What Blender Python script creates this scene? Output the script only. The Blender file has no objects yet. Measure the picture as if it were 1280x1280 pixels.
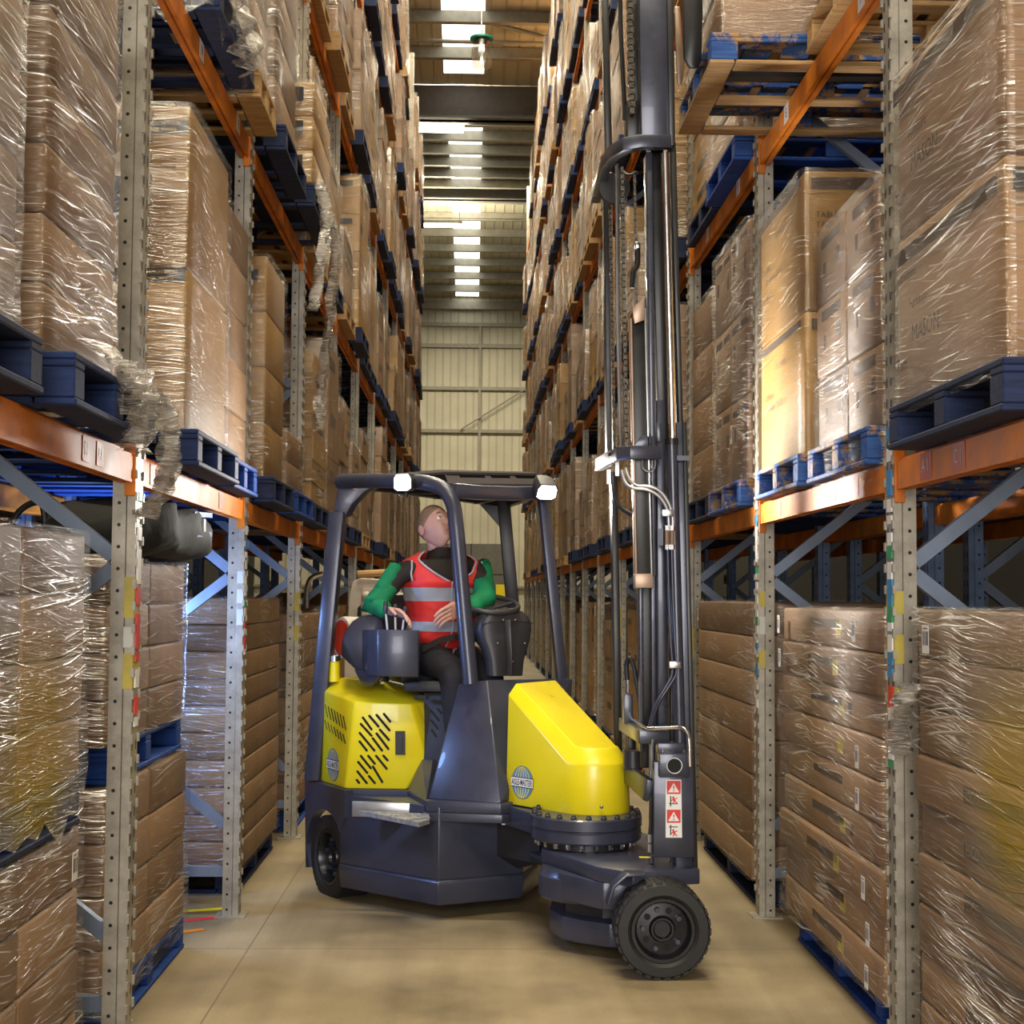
import bpy, bmesh, math, random
from mathutils import Vector, Matrix, noise as mnoise
R = random.Random(7)
SC = bpy.context.scene
COL = SC.collection
PI = math.pi
# ------------------------------------------------------------------ camera model (a pixel of the 1280 frame and a distance give a point)
FPX, EYE = 1900.0, 1.6
YAW, PITCH, ROLL = 0.02587833, 0.05591397, 0.007
cy_, sy_, cp_, sp_ = math.cos(YAW), math.sin(YAW), math.cos(PITCH), math.sin(PITCH)
CW = Vector((sy_*cp_, cy_*cp_, sp_))
_r = Vector((cy_, -sy_, 0)); _u = _r.cross(CW)
CR = _r*math.cos(ROLL) + _u*math.sin(ROLL)
CU = _u*math.cos(ROLL) - _r*math.sin(ROLL)
ORI = Vector((0, 0, EYE))
def ray(px, py): return CR*((px-640)/FPX) + CU*((640-py)/FPX) + CW
def V(px, py, Y):
    d = ray(px, py); return ORI + d*(Y/d.y)
def VX(px, py, X):
    d = ray(px, py); return ORI + d*(X/d.x)
def VZ(px, py, Z):
    d = ray(px, py); return ORI + d*((Z-EYE)/d.z)
def proj(p):
    d = Vector(p)-ORI; z = d.dot(CW)
    return 640+FPX*d.dot(CR)/z, 640-FPX*d.dot(CU)/z

# ------------------------------------------------------------------ materials
M = {}
def newmat(name):
    m = bpy.data.materials.new(name); m.use_nodes = True
    nt = m.node_tree; nt.nodes.clear()
    out = nt.nodes.new('ShaderNodeOutputMaterial')
    return m, nt, out
def nd(nt, t, **kw):
    n = nt.nodes.new(t)
    for k, v in kw.items():
        if k in n.inputs.keys(): n.inputs[k].default_value = v
        else: setattr(n, k, v)
    return n
def L(nt, a, b): nt.links.new(a, b)
def math_(nt, op, a, b=None, clamp=False):
    n = nt.nodes.new('ShaderNodeMath'); n.operation = op; n.use_clamp = clamp
    for i, x in enumerate((a, b)):
        if x is None: continue
        if isinstance(x, (int, float)): n.inputs[i].default_value = x
        else: L(nt, x, n.inputs[i])
    return n.outputs[0]
def ramp(nt, fac, stops, interp='LINEAR'):
    n = nt.nodes.new('ShaderNodeValToRGB'); cr = n.color_ramp; cr.interpolation = interp
    while len(cr.elements) < len(stops): cr.elements.new(0.5)
    for e, (p, c) in zip(cr.elements, stops):
        e.position = p; e.color = (*c, 1) if len(c) == 3 else c
    if fac is not None: L(nt, fac, n.inputs[0])
    return n.outputs[0]
def c4(c): return (c[0], c[1], c[2], 1)
def paint(name, col, rough=.45, metal=0., var=.12, scale=6., bump=0., coat=0., spec=.5, col2=None, bscale=60.):
    m, nt, out = newmat(name)
    b = nd(nt, 'ShaderNodeBsdfPrincipled', Roughness=rough, Metallic=metal)
    b.inputs['Specular IOR Level'].default_value = spec
    b.inputs['Coat Weight'].default_value = coat
    tc = nd(nt, 'ShaderNodeTexCoord')
    n = nd(nt, 'ShaderNodeTexNoise', Scale=scale, Detail=5., Roughness=.6); L(nt, tc.outputs['Object'], n.inputs['Vector'])
    d = col2 or tuple(x*(1-var*2) for x in col)
    c = ramp(nt, n.outputs[0], [(.3, d), (.62, col)])
    L(nt, c, b.inputs['Base Color'])
    r = math_(nt, 'ADD', math_(nt, 'MULTIPLY', n.outputs[0], .25), rough-.12); L(nt, r, b.inputs['Roughness'])
    if bump:
        n2 = nd(nt, 'ShaderNodeTexNoise', Scale=bscale, Detail=3.); L(nt, tc.outputs['Object'], n2.inputs['Vector'])
        bp = nd(nt, 'ShaderNodeBump', Strength=bump, Distance=.004); L(nt, n2.outputs[0], bp.inputs['Height']); L(nt, bp.outputs[0], b.inputs['Normal'])
    L(nt, b.outputs[0], out.inputs[0]); M[name] = m; return m
def emis(name, col, s):
    m, nt, out = newmat(name); e = nd(nt, 'ShaderNodeEmission', Color=c4(col), Strength=s); L(nt, e.outputs[0], out.inputs[0]); M[name] = m

def mat_card(name, dark, light, red=0.):
    m, nt, out = newmat(name)
    b = nd(nt, 'ShaderNodeBsdfPrincipled', Roughness=.62)
    b.inputs['Specular IOR Level'].default_value = .3
    oi = nd(nt, 'ShaderNodeObjectInfo'); ge = nd(nt, 'ShaderNodeNewGeometry'); tc = nd(nt, 'ShaderNodeTexCoord')
    f = math_(nt, 'FRACT', math_(nt, 'ADD', oi.outputs['Random'], ge.outputs['Random Per Island']))
    n = nd(nt, 'ShaderNodeTexNoise', Scale=3.2, Detail=6., Roughness=.65); L(nt, tc.outputs['Object'], n.inputs['Vector'])
    f2 = math_(nt, 'ADD', math_(nt, 'MULTIPLY', f, .6), math_(nt, 'MULTIPLY', math_(nt, 'SUBTRACT', n.outputs[0], .3), .8))
    c = ramp(nt, f2, [(.1, dark), (.75, light)])
    mp = nd(nt, 'ShaderNodeMapping'); mp.inputs['Scale'].default_value = (3, 3, 150); L(nt, tc.outputs['Object'], mp.inputs[0])
    n2 = nd(nt, 'ShaderNodeTexNoise', Scale=1., Detail=2.); L(nt, mp.outputs[0], n2.inputs['Vector'])
    mx = nd(nt, 'ShaderNodeMix', data_type='RGBA', blend_type='MULTIPLY'); mx.inputs[0].default_value = .35
    L(nt, c, mx.inputs[6]); L(nt, ramp(nt, n2.outputs[0], [(.3, (.6, .6, .6)), (.7, (1, 1, 1))]), mx.inputs[7])
    L(nt, mx.outputs[2], b.inputs['Base Color'])
    bp = nd(nt, 'ShaderNodeBump', Strength=.25, Distance=.003); L(nt, n2.outputs[0], bp.inputs['Height']); L(nt, bp.outputs[0], b.inputs['Normal'])
    L(nt, b.outputs[0], out.inputs[0]); M[name] = m

def mat_film(name, milky_glint=.36, gloss=.62, lo=.505, hi=.66, tint=None, vscale=150.):
    """stretch film: clear, with glossy wrinkles running round the load"""
    m, nt, out = newmat(name)
    uv = nd(nt, 'ShaderNodeUVMap'); oi = nd(nt, 'ShaderNodeObjectInfo')
    off = nd(nt, 'ShaderNodeVectorMath', operation='ADD'); L(nt, uv.outputs[0], off.inputs[0])
    cb = nd(nt, 'ShaderNodeCombineXYZ'); rr = math_(nt, 'MULTIPLY', oi.outputs['Random'], 37.)
    L(nt, rr, cb.inputs[0]); L(nt, rr, cb.inputs[1]); L(nt, cb.outputs[0], off.inputs[1])
    big = nd(nt, 'ShaderNodeTexNoise', Scale=1.3, Detail=1.); L(nt, off.outputs[0], big.inputs['Vector'])
    outs = []
    for ang, sx, sy in ((2.5, 2.2, vscale), (-4.5, 1.3, vscale*.45), (8, 2.6, vscale*.7)):
        mp = nd(nt, 'ShaderNodeMapping'); mp.inputs['Rotation'].default_value = (0, 0, math.radians(ang))
        ad = nd(nt, 'ShaderNodeVectorMath', operation='ADD'); L(nt, off.outputs[0], mp.inputs[0]); L(nt, mp.outputs[0], ad.inputs[0])
        cz = nd(nt, 'ShaderNodeCombineXYZ'); L(nt, math_(nt, 'MULTIPLY', big.outputs[0], .10), cz.inputs[1]); L(nt, cz.outputs[0], ad.inputs[1])
        ms = nd(nt, 'ShaderNodeVectorMath', operation='MULTIPLY'); L(nt, ad.outputs[0], ms.inputs[0]); ms.inputs[1].default_value = (sx, sy, 1)
        n = nd(nt, 'ShaderNodeTexNoise', Scale=1., Detail=2., Roughness=.6); L(nt, ms.outputs[0], n.inputs['Vector'])
        outs.append(n.outputs[0])
    h = math_(nt, 'MAXIMUM', math_(nt, 'MAXIMUM', outs[0], outs[1]), outs[2])
    reg = nd(nt, 'ShaderNodeTexNoise', Scale=2.1, Detail=3.); L(nt, off.outputs[0], reg.inputs['Vector'])
    h2 = math_(nt, 'ADD', h, math_(nt, 'MULTIPLY', math_(nt, 'SUBTRACT', reg.outputs[0], .5), .45))
    mr = nd(nt, 'ShaderNodeMapRange'); mr.inputs['From Min'].default_value = lo+.09; mr.inputs['From Max'].default_value = hi+.1; mr.interpolation_type = 'SMOOTHSTEP'
    L(nt, h2, mr.inputs[0]); mask = mr.outputs[0]
    bp = nd(nt, 'ShaderNodeBump', Strength=1., Distance=.02); L(nt, h, bp.inputs['Height'])
    tr = nd(nt, 'ShaderNodeBsdfTransparent', Color=(.96, .95, .94, 1))
    gl = nd(nt, 'ShaderNodeBsdfGlossy', Color=(.97, .97, .97, 1), Roughness=.24); L(nt, bp.outputs[0], gl.inputs['Normal'])
    df = nd(nt, 'ShaderNodeBsdfDiffuse', Color=(.88, .82, .74, 1)); L(nt, bp.outputs[0], df.inputs['Normal'])
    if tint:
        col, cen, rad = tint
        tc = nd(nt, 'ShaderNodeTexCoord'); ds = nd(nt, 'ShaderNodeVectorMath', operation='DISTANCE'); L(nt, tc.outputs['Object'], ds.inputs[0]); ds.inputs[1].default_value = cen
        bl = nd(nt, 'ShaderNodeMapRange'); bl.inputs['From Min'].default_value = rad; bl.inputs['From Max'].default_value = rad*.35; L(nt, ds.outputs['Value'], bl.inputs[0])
        sheen = math_(nt, 'MULTIPLY', bl.outputs[0], math_(nt, 'ADD', .25, math_(nt, 'MULTIPLY', h, .8)), True)  # coloured reflection put into the film colour as a soft patch
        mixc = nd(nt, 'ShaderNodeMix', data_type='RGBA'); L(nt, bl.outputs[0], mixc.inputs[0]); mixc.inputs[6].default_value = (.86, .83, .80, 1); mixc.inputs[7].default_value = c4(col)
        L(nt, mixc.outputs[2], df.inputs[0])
    m1 = nd(nt, 'ShaderNodeMixShader'); L(nt, math_(nt, 'ADD', .08, math_(nt, 'MULTIPLY', mask, gloss)), m1.inputs[0]); L(nt, tr.outputs[0], m1.inputs[1]); L(nt, gl.outputs[0], m1.inputs[2])
    m2 = nd(nt, 'ShaderNodeMixShader')
    fd = math_(nt, 'MULTIPLY', mask, milky_glint)  # milky folds, whitened further as painted highlight streaks
    if tint: fd = math_(nt, 'MAXIMUM', fd, math_(nt, 'MULTIPLY', sheen, .45))
    L(nt, fd, m2.inputs[0]); L(nt, m1.outputs[0], m2.inputs[1]); L(nt, df.outputs[0], m2.inputs[2])
    L(nt, m2.outputs[0], out.inputs[0]); M[name] = m

def mat_post(name, col, front_axis=True):
    """galvanised rack post with punched holes"""
    m, nt, out = newmat(name)
    b = nd(nt, 'ShaderNodeBsdfPrincipled', Roughness=.42, Metallic=.35)
    tc = nd(nt, 'ShaderNodeTexCoord'); sp = nd(nt, 'ShaderNodeSeparateXYZ'); L(nt, tc.outputs['Object'], sp.inputs[0])
    ge = nd(nt, 'ShaderNodeNewGeometry'); sn = nd(nt, 'ShaderNodeSeparateXYZ'); L(nt, ge.outputs['Normal'], sn.inputs[0])
    zf = math_(nt, 'SUBTRACT', math_(nt, 'FRACT', math_(nt, 'DIVIDE', sp.outputs[2], .075)), .5)
    zz = math_(nt, 'MULTIPLY', zf, .075)
    dx = math_(nt, 'ADD', sp.outputs[0], .017)
    r2 = math_(nt, 'ADD', math_(nt, 'MULTIPLY', dx, dx), math_(nt, 'MULTIPLY', zz, zz))
    hole = math_(nt, 'MULTIPLY', math_(nt, 'LESS_THAN', r2, .0062**2), math_(nt, 'GREATER_THAN', math_(nt, 'ABSOLUTE', sn.outputs[1]), .7))
    dy = math_(nt, 'SUBTRACT', math_(nt, 'ABSOLUTE', sp.outputs[1]), .026)
    slot = math_(nt, 'MULTIPLY', math_(nt, 'MULTIPLY', math_(nt, 'LESS_THAN', math_(nt, 'ABSOLUTE', dy), .008), math_(nt, 'LESS_THAN', math_(nt, 'ABSOLUTE', zz), .017)), math_(nt, 'GREATER_THAN', math_(nt, 'ABSOLUTE', sn.outputs[0]), .7))
    k = math_(nt, 'MAXIMUM', hole, slot)
    n = nd(nt, 'ShaderNodeTexNoise', Scale=9., Detail=6., Roughness=.7); L(nt, tc.outputs['Object'], n.inputs['Vector'])
    c = ramp(nt, n.outputs[0], [(.28, tuple(x*.55 for x in col)), (.6, col)])
    mx = nd(nt, 'ShaderNodeMix', data_type='RGBA'); L(nt, k, mx.inputs[0]); L(nt, c, mx.inputs[6]); mx.inputs[7].default_value = (.008, .008, .008, 1)
    L(nt, mx.outputs[2], b.inputs['Base Color']); L(nt, b.outputs[0], out.inputs[0]); M[name] = m

def mat_floor():
    m, nt, out = newmat('concrete')
    b = nd(nt, 'ShaderNodeBsdfPrincipled'); b.inputs['Specular IOR Level'].default_value = .4
    tc = nd(nt, 'ShaderNodeTexCoord'); sp = nd(nt, 'ShaderNodeSeparateXYZ'); L(nt, tc.outputs['Object'], sp.inputs[0])
    n = nd(nt, 'ShaderNodeTexNoise', Scale=1.4, Detail=8., Roughness=.62); L(nt, tc.outputs['Object'], n.inputs['Vector'])
    n2 = nd(nt, 'ShaderNodeTexNoise', Scale=70., Detail=4.); L(nt, tc.outputs['Object'], n2.inputs['Vector'])
    mp = nd(nt, 'ShaderNodeMapping'); mp.inputs['Scale'].default_value = (6, .35, 1); L(nt, tc.outputs['Object'], mp.inputs[0])
    n3 = nd(nt, 'ShaderNodeTexNoise', Scale=1., Detail=5.); L(nt, mp.outputs[0], n3.inputs['Vector'])
    f = math_(nt, 'ADD', math_(nt, 'MULTIPLY', n.outputs[0], .6), math_(nt, 'ADD', math_(nt, 'MULTIPLY', n3.outputs[0], .3), math_(nt, 'MULTIPLY', n2.outputs[0], .12)))
    c = ramp(nt, f, [(.36, (.16, .122, .068)), (.52, (.26, .20, .112)), (.66, (.35, .275, .16))])
    def line(co, at, w): return math_(nt, 'LESS_THAN', math_(nt, 'ABSOLUTE', math_(nt, 'SUBTRACT', co, at)), w)
    k = math_(nt, 'MAXIMUM', math_(nt, 'MAXIMUM', line(sp.outputs[1], 7.02, .005), line(sp.outputs[1], 3.2, .005)), math_(nt, 'MAXIMUM', line(sp.outputs[0], -1.0, .004), line(sp.outputs[1], 14., .006)))
    mx = nd(nt, 'ShaderNodeMix', data_type='RGBA'); L(nt, math_(nt, 'MULTIPLY', k, .6), mx.inputs[0]); L(nt, c, mx.inputs[6]); mx.inputs[7].default_value = (.08, .06, .04, 1)
    L(nt, mx.outputs[2], b.inputs['Base Color'])
    L(nt, math_(nt, 'ADD', .3, math_(nt, 'MULTIPLY', n.outputs[0], .4)), b.inputs['Roughness'])
    bp = nd(nt, 'ShaderNodeBump', Strength=.15, Distance=.002); L(nt, n2.outputs[0], bp.inputs['Height']); L(nt, bp.outputs[0], b.inputs['Normal'])
    L(nt, b.outputs[0], out.inputs[0]); M['concrete'] = m

def mat_wood(name, a, bcol, chips=None):
    m, nt, out = newmat(name)
    b = nd(nt, 'ShaderNodeBsdfPrincipled', Roughness=.7); b.inputs['Specular IOR Level'].default_value = .25
    tc = nd(nt, 'ShaderNodeTexCoord')
    mp = nd(nt, 'ShaderNodeMapping'); mp.inputs['Scale'].default_value = (3, 22, 30); L(nt, tc.outputs['Object'], mp.inputs[0])
    n = nd(nt, 'ShaderNodeTexNoise', Scale=1.5, Detail=6., Roughness=.7); L(nt, mp.outputs[0], n.inputs['Vector'])
    c = ramp(nt, n.outputs[0], [(.3, a), (.68, bcol)])
    if chips:
        n2 = nd(nt, 'ShaderNodeTexNoise', Scale=7., Detail=8., Roughness=.75); L(nt, tc.outputs['Object'], n2.inputs['Vector'])
        mx = nd(nt, 'ShaderNodeMix', data_type='RGBA'); L(nt, ramp(nt, n2.outputs[0], [(chips[1], (0, 0, 0)), (chips[1]+.07, (1, 1, 1))]), mx.inputs[0]); L(nt, c, mx.inputs[6]); mx.inputs[7].default_value = c4(chips[0])
        c = mx.outputs[2]
    L(nt, c, b.inputs['Base Color'])
    bp = nd(nt, 'ShaderNodeBump', Strength=.3, Distance=.004); L(nt, n.outputs[0], bp.inputs['Height']); L(nt, bp.outputs[0], b.inputs['Normal'])
    L(nt, b.outputs[0], out.inputs[0]); M[name] = m

def mat_ribbed(name, col, pitch, axis=0, rough=.55):
    """profiled metal sheet"""
    m, nt, out = newmat(name)
    b = nd(nt, 'ShaderNodeBsdfPrincipled', Roughness=rough)
    tc = nd(nt, 'ShaderNodeTexCoord'); sp = nd(nt, 'ShaderNodeSeparateXYZ'); L(nt, tc.outputs['Object'], sp.inputs[0])
    f = math_(nt, 'ABSOLUTE', math_(nt, 'SUBTRACT', math_(nt, 'FRACT', math_(nt, 'DIVIDE', sp.outputs[axis], pitch)), .5))
    h = nd(nt, 'ShaderNodeMapRange'); h.inputs['From Min'].default_value = .36; h.inputs['From Max'].default_value = .46; L(nt, f, h.inputs[0])
    n = nd(nt, 'ShaderNodeTexNoise', Scale=.7, Detail=5.); L(nt, tc.outputs['Object'], n.inputs['Vector'])
    c = ramp(nt, n.outputs[0], [(.3, tuple(x*.8 for x in col)), (.65, col)])
    mx = nd(nt, 'ShaderNodeMix', data_type='RGBA'); L(nt, math_(nt, 'MULTIPLY', h.outputs[0], .3), mx.inputs[0]); L(nt, c, mx.inputs[6]); mx.inputs[7].default_value = c4(tuple(x*.45 for x in col))
    bp = nd(nt, 'ShaderNodeBump', Strength=.6, Distance=.03); L(nt, h.outputs[0], bp.inputs['Height']); L(nt, bp.outputs[0], b.inputs['Normal'])
    L(nt, mx.outputs[2], b.inputs['Base Color']); L(nt, b.outputs[0], out.inputs[0]); M[name] = m

mat_floor()
mat_card('card', (.185, .10, .045), (.40, .24, .122))
mat_card('card_warm', (.28, .15, .035), (.48, .27, .065))
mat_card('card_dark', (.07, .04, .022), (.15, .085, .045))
mat_film('film'); mat_film('film_thin', milky_glint=.3, gloss=.45, lo=.54, hi=.70)
mat_film('film_yellow_sheen', tint=((.75, .55, .0), (.52, .1, .12), .55)); mat_film('film_gold_sheen', tint=((.75, .55, .0), (-.5, -.2, .95), .5))  # yellow reflections painted on the film as soft patches
mat_film('film_torn', milky_glint=.5, gloss=.5, lo=.36, hi=.62, vscale=90.)
mat_post('galv', (.40, .365, .295)); mat_post('galv_bluelit', (.17, .25, .42))  # second colour has the bluish light on the rear posts put in
paint('brace', (.20, .25, .34), .42, .3)
paint('orange', (.80, .235, .015), .52, 0, .14, 4., spec=.3, col2=(.42, .11, .012))
paint('label_white', (.75, .72, .68), .5, var=.04); paint('label_red', (.55, .10, .05), .5, var=.1); paint('ink', (.03, .027, .028), .6, var=.1)
paint('ink_brown', (.075, .045, .027), .7, var=.1)
mat_wood('blue_wood', (.008, .03, .15), (.02, .08, .34), ((.30, .2, .12), .66))
mat_wood('navy_wood', (.008, .012, .035), (.02, .035, .10), ((.13, .09, .07), .66))
mat_wood('mid_wood', (.008, .014, .05), (.02, .045, .15), ((.2, .14, .09), .68))
mat_wood('blue_worn', (.02, .06, .22), (.05, .14, .42), ((.42, .26, .12), .5))
mat_wood('worn_base', (.30, .17, .07), (.52, .34, .16), ((.03, .10, .36), .60))
mat_wood('raw_wood', (.34, .19, .07), (.62, .40, .17))
mat_ribbed('cladding', (.66, .62, .47), .32, 0); mat_ribbed('roof_sheet', (.60, .56, .42), .33, 0)
paint('purlin', (.32, .30, .24), .5, .1); paint('girder', (.12, .11, .095), .6)
paint('door_grey', (.16, .15, .13), .6); paint('dark_wall', (.025, .024, .023), .8)
emis('tube_glow', (1., .93, .72), 14.); emis('skylight_glow', (1., .98, .88), 2.6); emis('lamp_glow', (1., .97, .95), 9.)
paint('truck_grey', (.052, .057, .092), .34, .25, .1, 5., bump=.05, coat=.15, spec=.5)
paint('roof_matt', (.06, .053, .055), .85, spec=.08); paint('truck_dark', (.028, .028, .034), .42, .1, .1, bump=.04)
paint('truck_plastic', (.035, .035, .042), .4, 0, .1, bump=.12, bscale=250.)
paint('yellow', (.92, .77, .015), .3, 0, .03, 3., coat=.2, col2=(.86, .70, .01))
paint('slot_black', (.006, .006, .006), .8)
paint('rubber', (.014, .013, .013), .6, 0, .2, 20., bump=.2); paint('rim_black', (.016, .016, .018), .3, .3)
paint('chrome', (.78, .78, .80), .2, 1., .05); paint('steel', (.5, .5, .52), .35, .9); paint('copper_steel', (.42, .30, .22), .4, .6)
paint('tread_plate', (.55, .55, .57), .35, .5, .25, 90., bump=.6, bscale=70.)
paint('hose', (.012, .012, .013), .45); paint('mast_grey', (.058, .063, .09), .3, .35, .15, coat=.15); paint('mast_black', (.016, .015, .015), .36, .2)
paint('chain', (.10, .085, .065), .4, .7, .3, 60., bump=.6)
paint('red_paint', (.62, .035, .012), .4); paint('cream', (.62, .54, .46), .45)
paint('sticker_white', (.85, .84, .82), .4, var=.03); paint('sticker_red', (.70, .03, .03), .4, var=.04); paint('sticker_yellow', (.9, .72, .02), .4, var=.03)
paint('globe_blue', (.12, .28, .55), .4, var=.05); paint('globe_rim', (.25, .23, .1), .5)
paint('sticker_green', (.02, .33, .12), .5, var=.05); paint('sticker_blue', (.03, .25, .55), .5, var=.05)
paint('skin', (.66, .37, .30), .5, 0, .08, 14., bump=.05); paint('stubble', (.29, .18, .115), .75, 0, .15, 60.)
paint('vest_red', (.86, .045, .045), .6, 0, .1, 9., bump=.25, bscale=14.); paint('reflective', (.50, .54, .62), .35, .1, .08, bump=.25, bscale=14.)
paint('green_cloth', (.0, .23, .085), .75, 0, .16, 10., bump=.5, bscale=18.); paint('black_cloth', (.022, .016, .015), .8, 0, .15, bump=.4, bscale=20.)
paint('navy_cloth', (.016, .016, .025), .8, 0, .2, bump=.5, bscale=18.); paint('eye_white', (.8, .77, .75), .25, var=.02); paint('iris', (.05, .04, .035), .2)
paint('lip', (.45, .17, .15), .5); paint('green_plastic', (.0, .32, .2), .35); paint('bag_black', (.012, .012, .012), .8, bump=.5, bscale=25.)
paint('reflect_yellow', (.55, .44, .06), .45, var=.15); paint('reflect_white', (.6, .6, .55), .45, var=.1); paint('safety_orange', (.8, .25, .01), .45)
paint('glass_cup', (.5, .48, .42), .15)
_m, _nt, _o = newmat('clear_plastic')
_a = nd(_nt, 'ShaderNodeBsdfTransparent', Color=(.92, .9, .85, 1)); _b = nd(_nt, 'ShaderNodeBsdfGlossy', Roughness=.12); _x = nd(_nt, 'ShaderNodeMixShader'); _x.inputs[0].default_value = .45
L(_nt, _a.outputs[0], _x.inputs[1]); L(_nt, _b.outputs[0], _x.inputs[2]); L(_nt, _x.outputs[0], _o.inputs[0]); M['clear_plastic'] = _m

# ------------------------------------------------------------------ mesh helpers
ORG = {}
def org(o):
    off = Vector((0, 0, 0))
    if o is None: return off
    while o.parent is not None: off = off+o.location; o = o.parent
    return off+ORG.get(o.name, Vector((0, 0, 0)))
class MB:
    def __init__(s): s.v = []; s.f = []; s.m = []; s.uv = None
    def add(s, vs, fs, mi=0):
        b = len(s.v); s.v += [Vector(p) for p in vs]; s.f += [tuple(b+i for i in f) for f in fs]; s.m += [mi]*len(fs); return s
    def box(s, x0, x1, y0, y1, z0, z1, mi=0):
        return s.add([(x0, y0, z0), (x1, y0, z0), (x1, y1, z0), (x0, y1, z0), (x0, y0, z1), (x1, y0, z1), (x1, y1, z1), (x0, y1, z1)],
                     [(0, 3, 2, 1), (4, 5, 6, 7), (0, 1, 5, 4), (1, 2, 6, 5), (2, 3, 7, 6), (3, 0, 4, 7)], mi)
    def hull(s, pts, mi=0):
        bm = bmesh.new()
        for p in pts: bm.verts.new(p)
        r = bmesh.ops.convex_hull(bm, input=bm.verts[:])
        bmesh.ops.dissolve_limit(bm, angle_limit=.02, verts=bm.verts[:], edges=bm.edges[:])
        loose = [v for v in bm.verts if not v.link_faces]
        bmesh.ops.delete(bm, geom=loose, context='VERTS')
        bm.verts.index_update()
        s.add([v.co.copy() for v in bm.verts], [tuple(v.index for v in f.verts) for f in bm.faces], mi); bm.free(); return s
    def loft(s, rings, cap=True, closed=True, mi=0):
        n = len(rings[0]); vs = [p for r in rings for p in r]; fs = []
        for i in range(len(rings)-1):
            for j in range(n if closed else n-1):
                k = (j+1) % n
                fs.append((i*n+j, i*n+k, (i+1)*n+k, (i+1)*n+j))
        if cap and closed:
            fs.append(tuple(range(n-1, -1, -1))); fs.append(tuple((len(rings)-1)*n+j for j in range(n)))
        return s.add(vs, fs, mi)
    def prism(s, poly, z0, z1, mi=0, inset=0.):
        return s.loft([[(p[0], p[1], z0) for p in poly], [(p[0], p[1], z1) for p in poly]], mi=mi)
    def cyl(s, p0, p1, r0, r1=None, n=20, mi=0, cap=True):
        p0, p1 = Vector(p0), Vector(p1); r1 = r0 if r1 is None else r1
        d = (p1-p0).normalized(); a = d.orthogonal().normalized(); b = d.cross(a)
        return s.loft([[p0+(a*math.cos(2*PI*i/n)+b*math.sin(2*PI*i/n))*r0 for i in range(n)], [p1+(a*math.cos(2*PI*i/n)+b*math.sin(2*PI*i/n))*r1 for i in range(n)]], cap=cap, mi=mi)
    def lathe(s, prof, o, axis, n=32, mi=0, cap=True):
        o, d = Vector(o), Vector(axis).normalized(); a = d.orthogonal().normalized(); b = d.cross(a)
        return s.loft([[o+d*h+(a*math.cos(2*PI*i/n)+b*math.sin(2*PI*i/n))*r for i in range(n)] for r, h in prof], mi=mi, cap=cap)
    def tube(s, pts, r, n=8, mi=0, sm=0, up=None):
        pts = [Vector(p) for p in pts]
        if sm: pts = smooth(pts, sm)
        rr = r if isinstance(r, (list, tuple)) else [r]*len(pts)
        if len(rr) != len(pts): rr = [rr[min(len(rr)-1, int(i*(len(rr)-1)/(len(pts)-1)+.5))] for i in range(len(pts))]
        rings = []; a = None
        for i, p in enumerate(pts):
            d = (pts[min(i+1, len(pts)-1)]-pts[max(i-1, 0)]).normalized()
            if a is None: a = d.orthogonal().normalized()
            a = (a-d*a.dot(d)).normalized(); b = d.cross(a)
            rings.append([p+(a*math.cos(2*PI*k/n)+b*math.sin(2*PI*k/n))*rr[i] for k in range(n)])
        return s.loft(rings, mi=mi)
    def bar(s, pts, w, h, mi=0, up=(0, 0, 1)):
        """rectangular section swept along pts: w across, h along up"""
        pts = [Vector(p) for p in pts]; up = Vector(up); rings = []
        for i, p in enumerate(pts):
            d0 = (p-pts[i-1]).normalized() if i else None; d1 = (pts[i+1]-p).normalized() if i < len(pts)-1 else None
            d = ((d0 or d1)+(d1 or d0)).normalized(); sd = d.cross(up).normalized(); k = 1/max(.5, abs(d.dot(d1 or d0)))
            u = sd.cross(d).normalized()
            rings.append([p-sd*w*.5*k-u*h*.5, p+sd*w*.5*k-u*h*.5, p+sd*w*.5*k+u*h*.5, p-sd*w*.5*k+u*h*.5])
        return s.loft(rings, mi=mi)
    def ball(s, c, r, n=12, m=8, mi=0):
        c = Vector(c); r = r if isinstance(r, (tuple, list)) else (r, r, r)
        vs = [c+Vector((0, 0, r[2]))]; fs = []
        for i in range(1, m):
            t = PI*i/m
            for j in range(n):
                a = 2*PI*j/n; vs.append(c+Vector((r[0]*math.sin(t)*math.cos(a), r[1]*math.sin(t)*math.sin(a), r[2]*math.cos(t))))
        vs.append(c-Vector((0, 0, r[2])))
        for j in range(n): fs.append((0, 1+j, 1+(j+1) % n))
        for i in range(m-2):
            for j in range(n):
                a = 1+i*n+j; b = 1+i*n+(j+1) % n; fs.append((a, a+n, b+n, b))
        l = len(vs)-1
        for j in range(n): fs.append((l, 1+(m-2)*n+(j+1) % n, 1+(m-2)*n+j))
        return s.add(vs, fs, mi)
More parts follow.
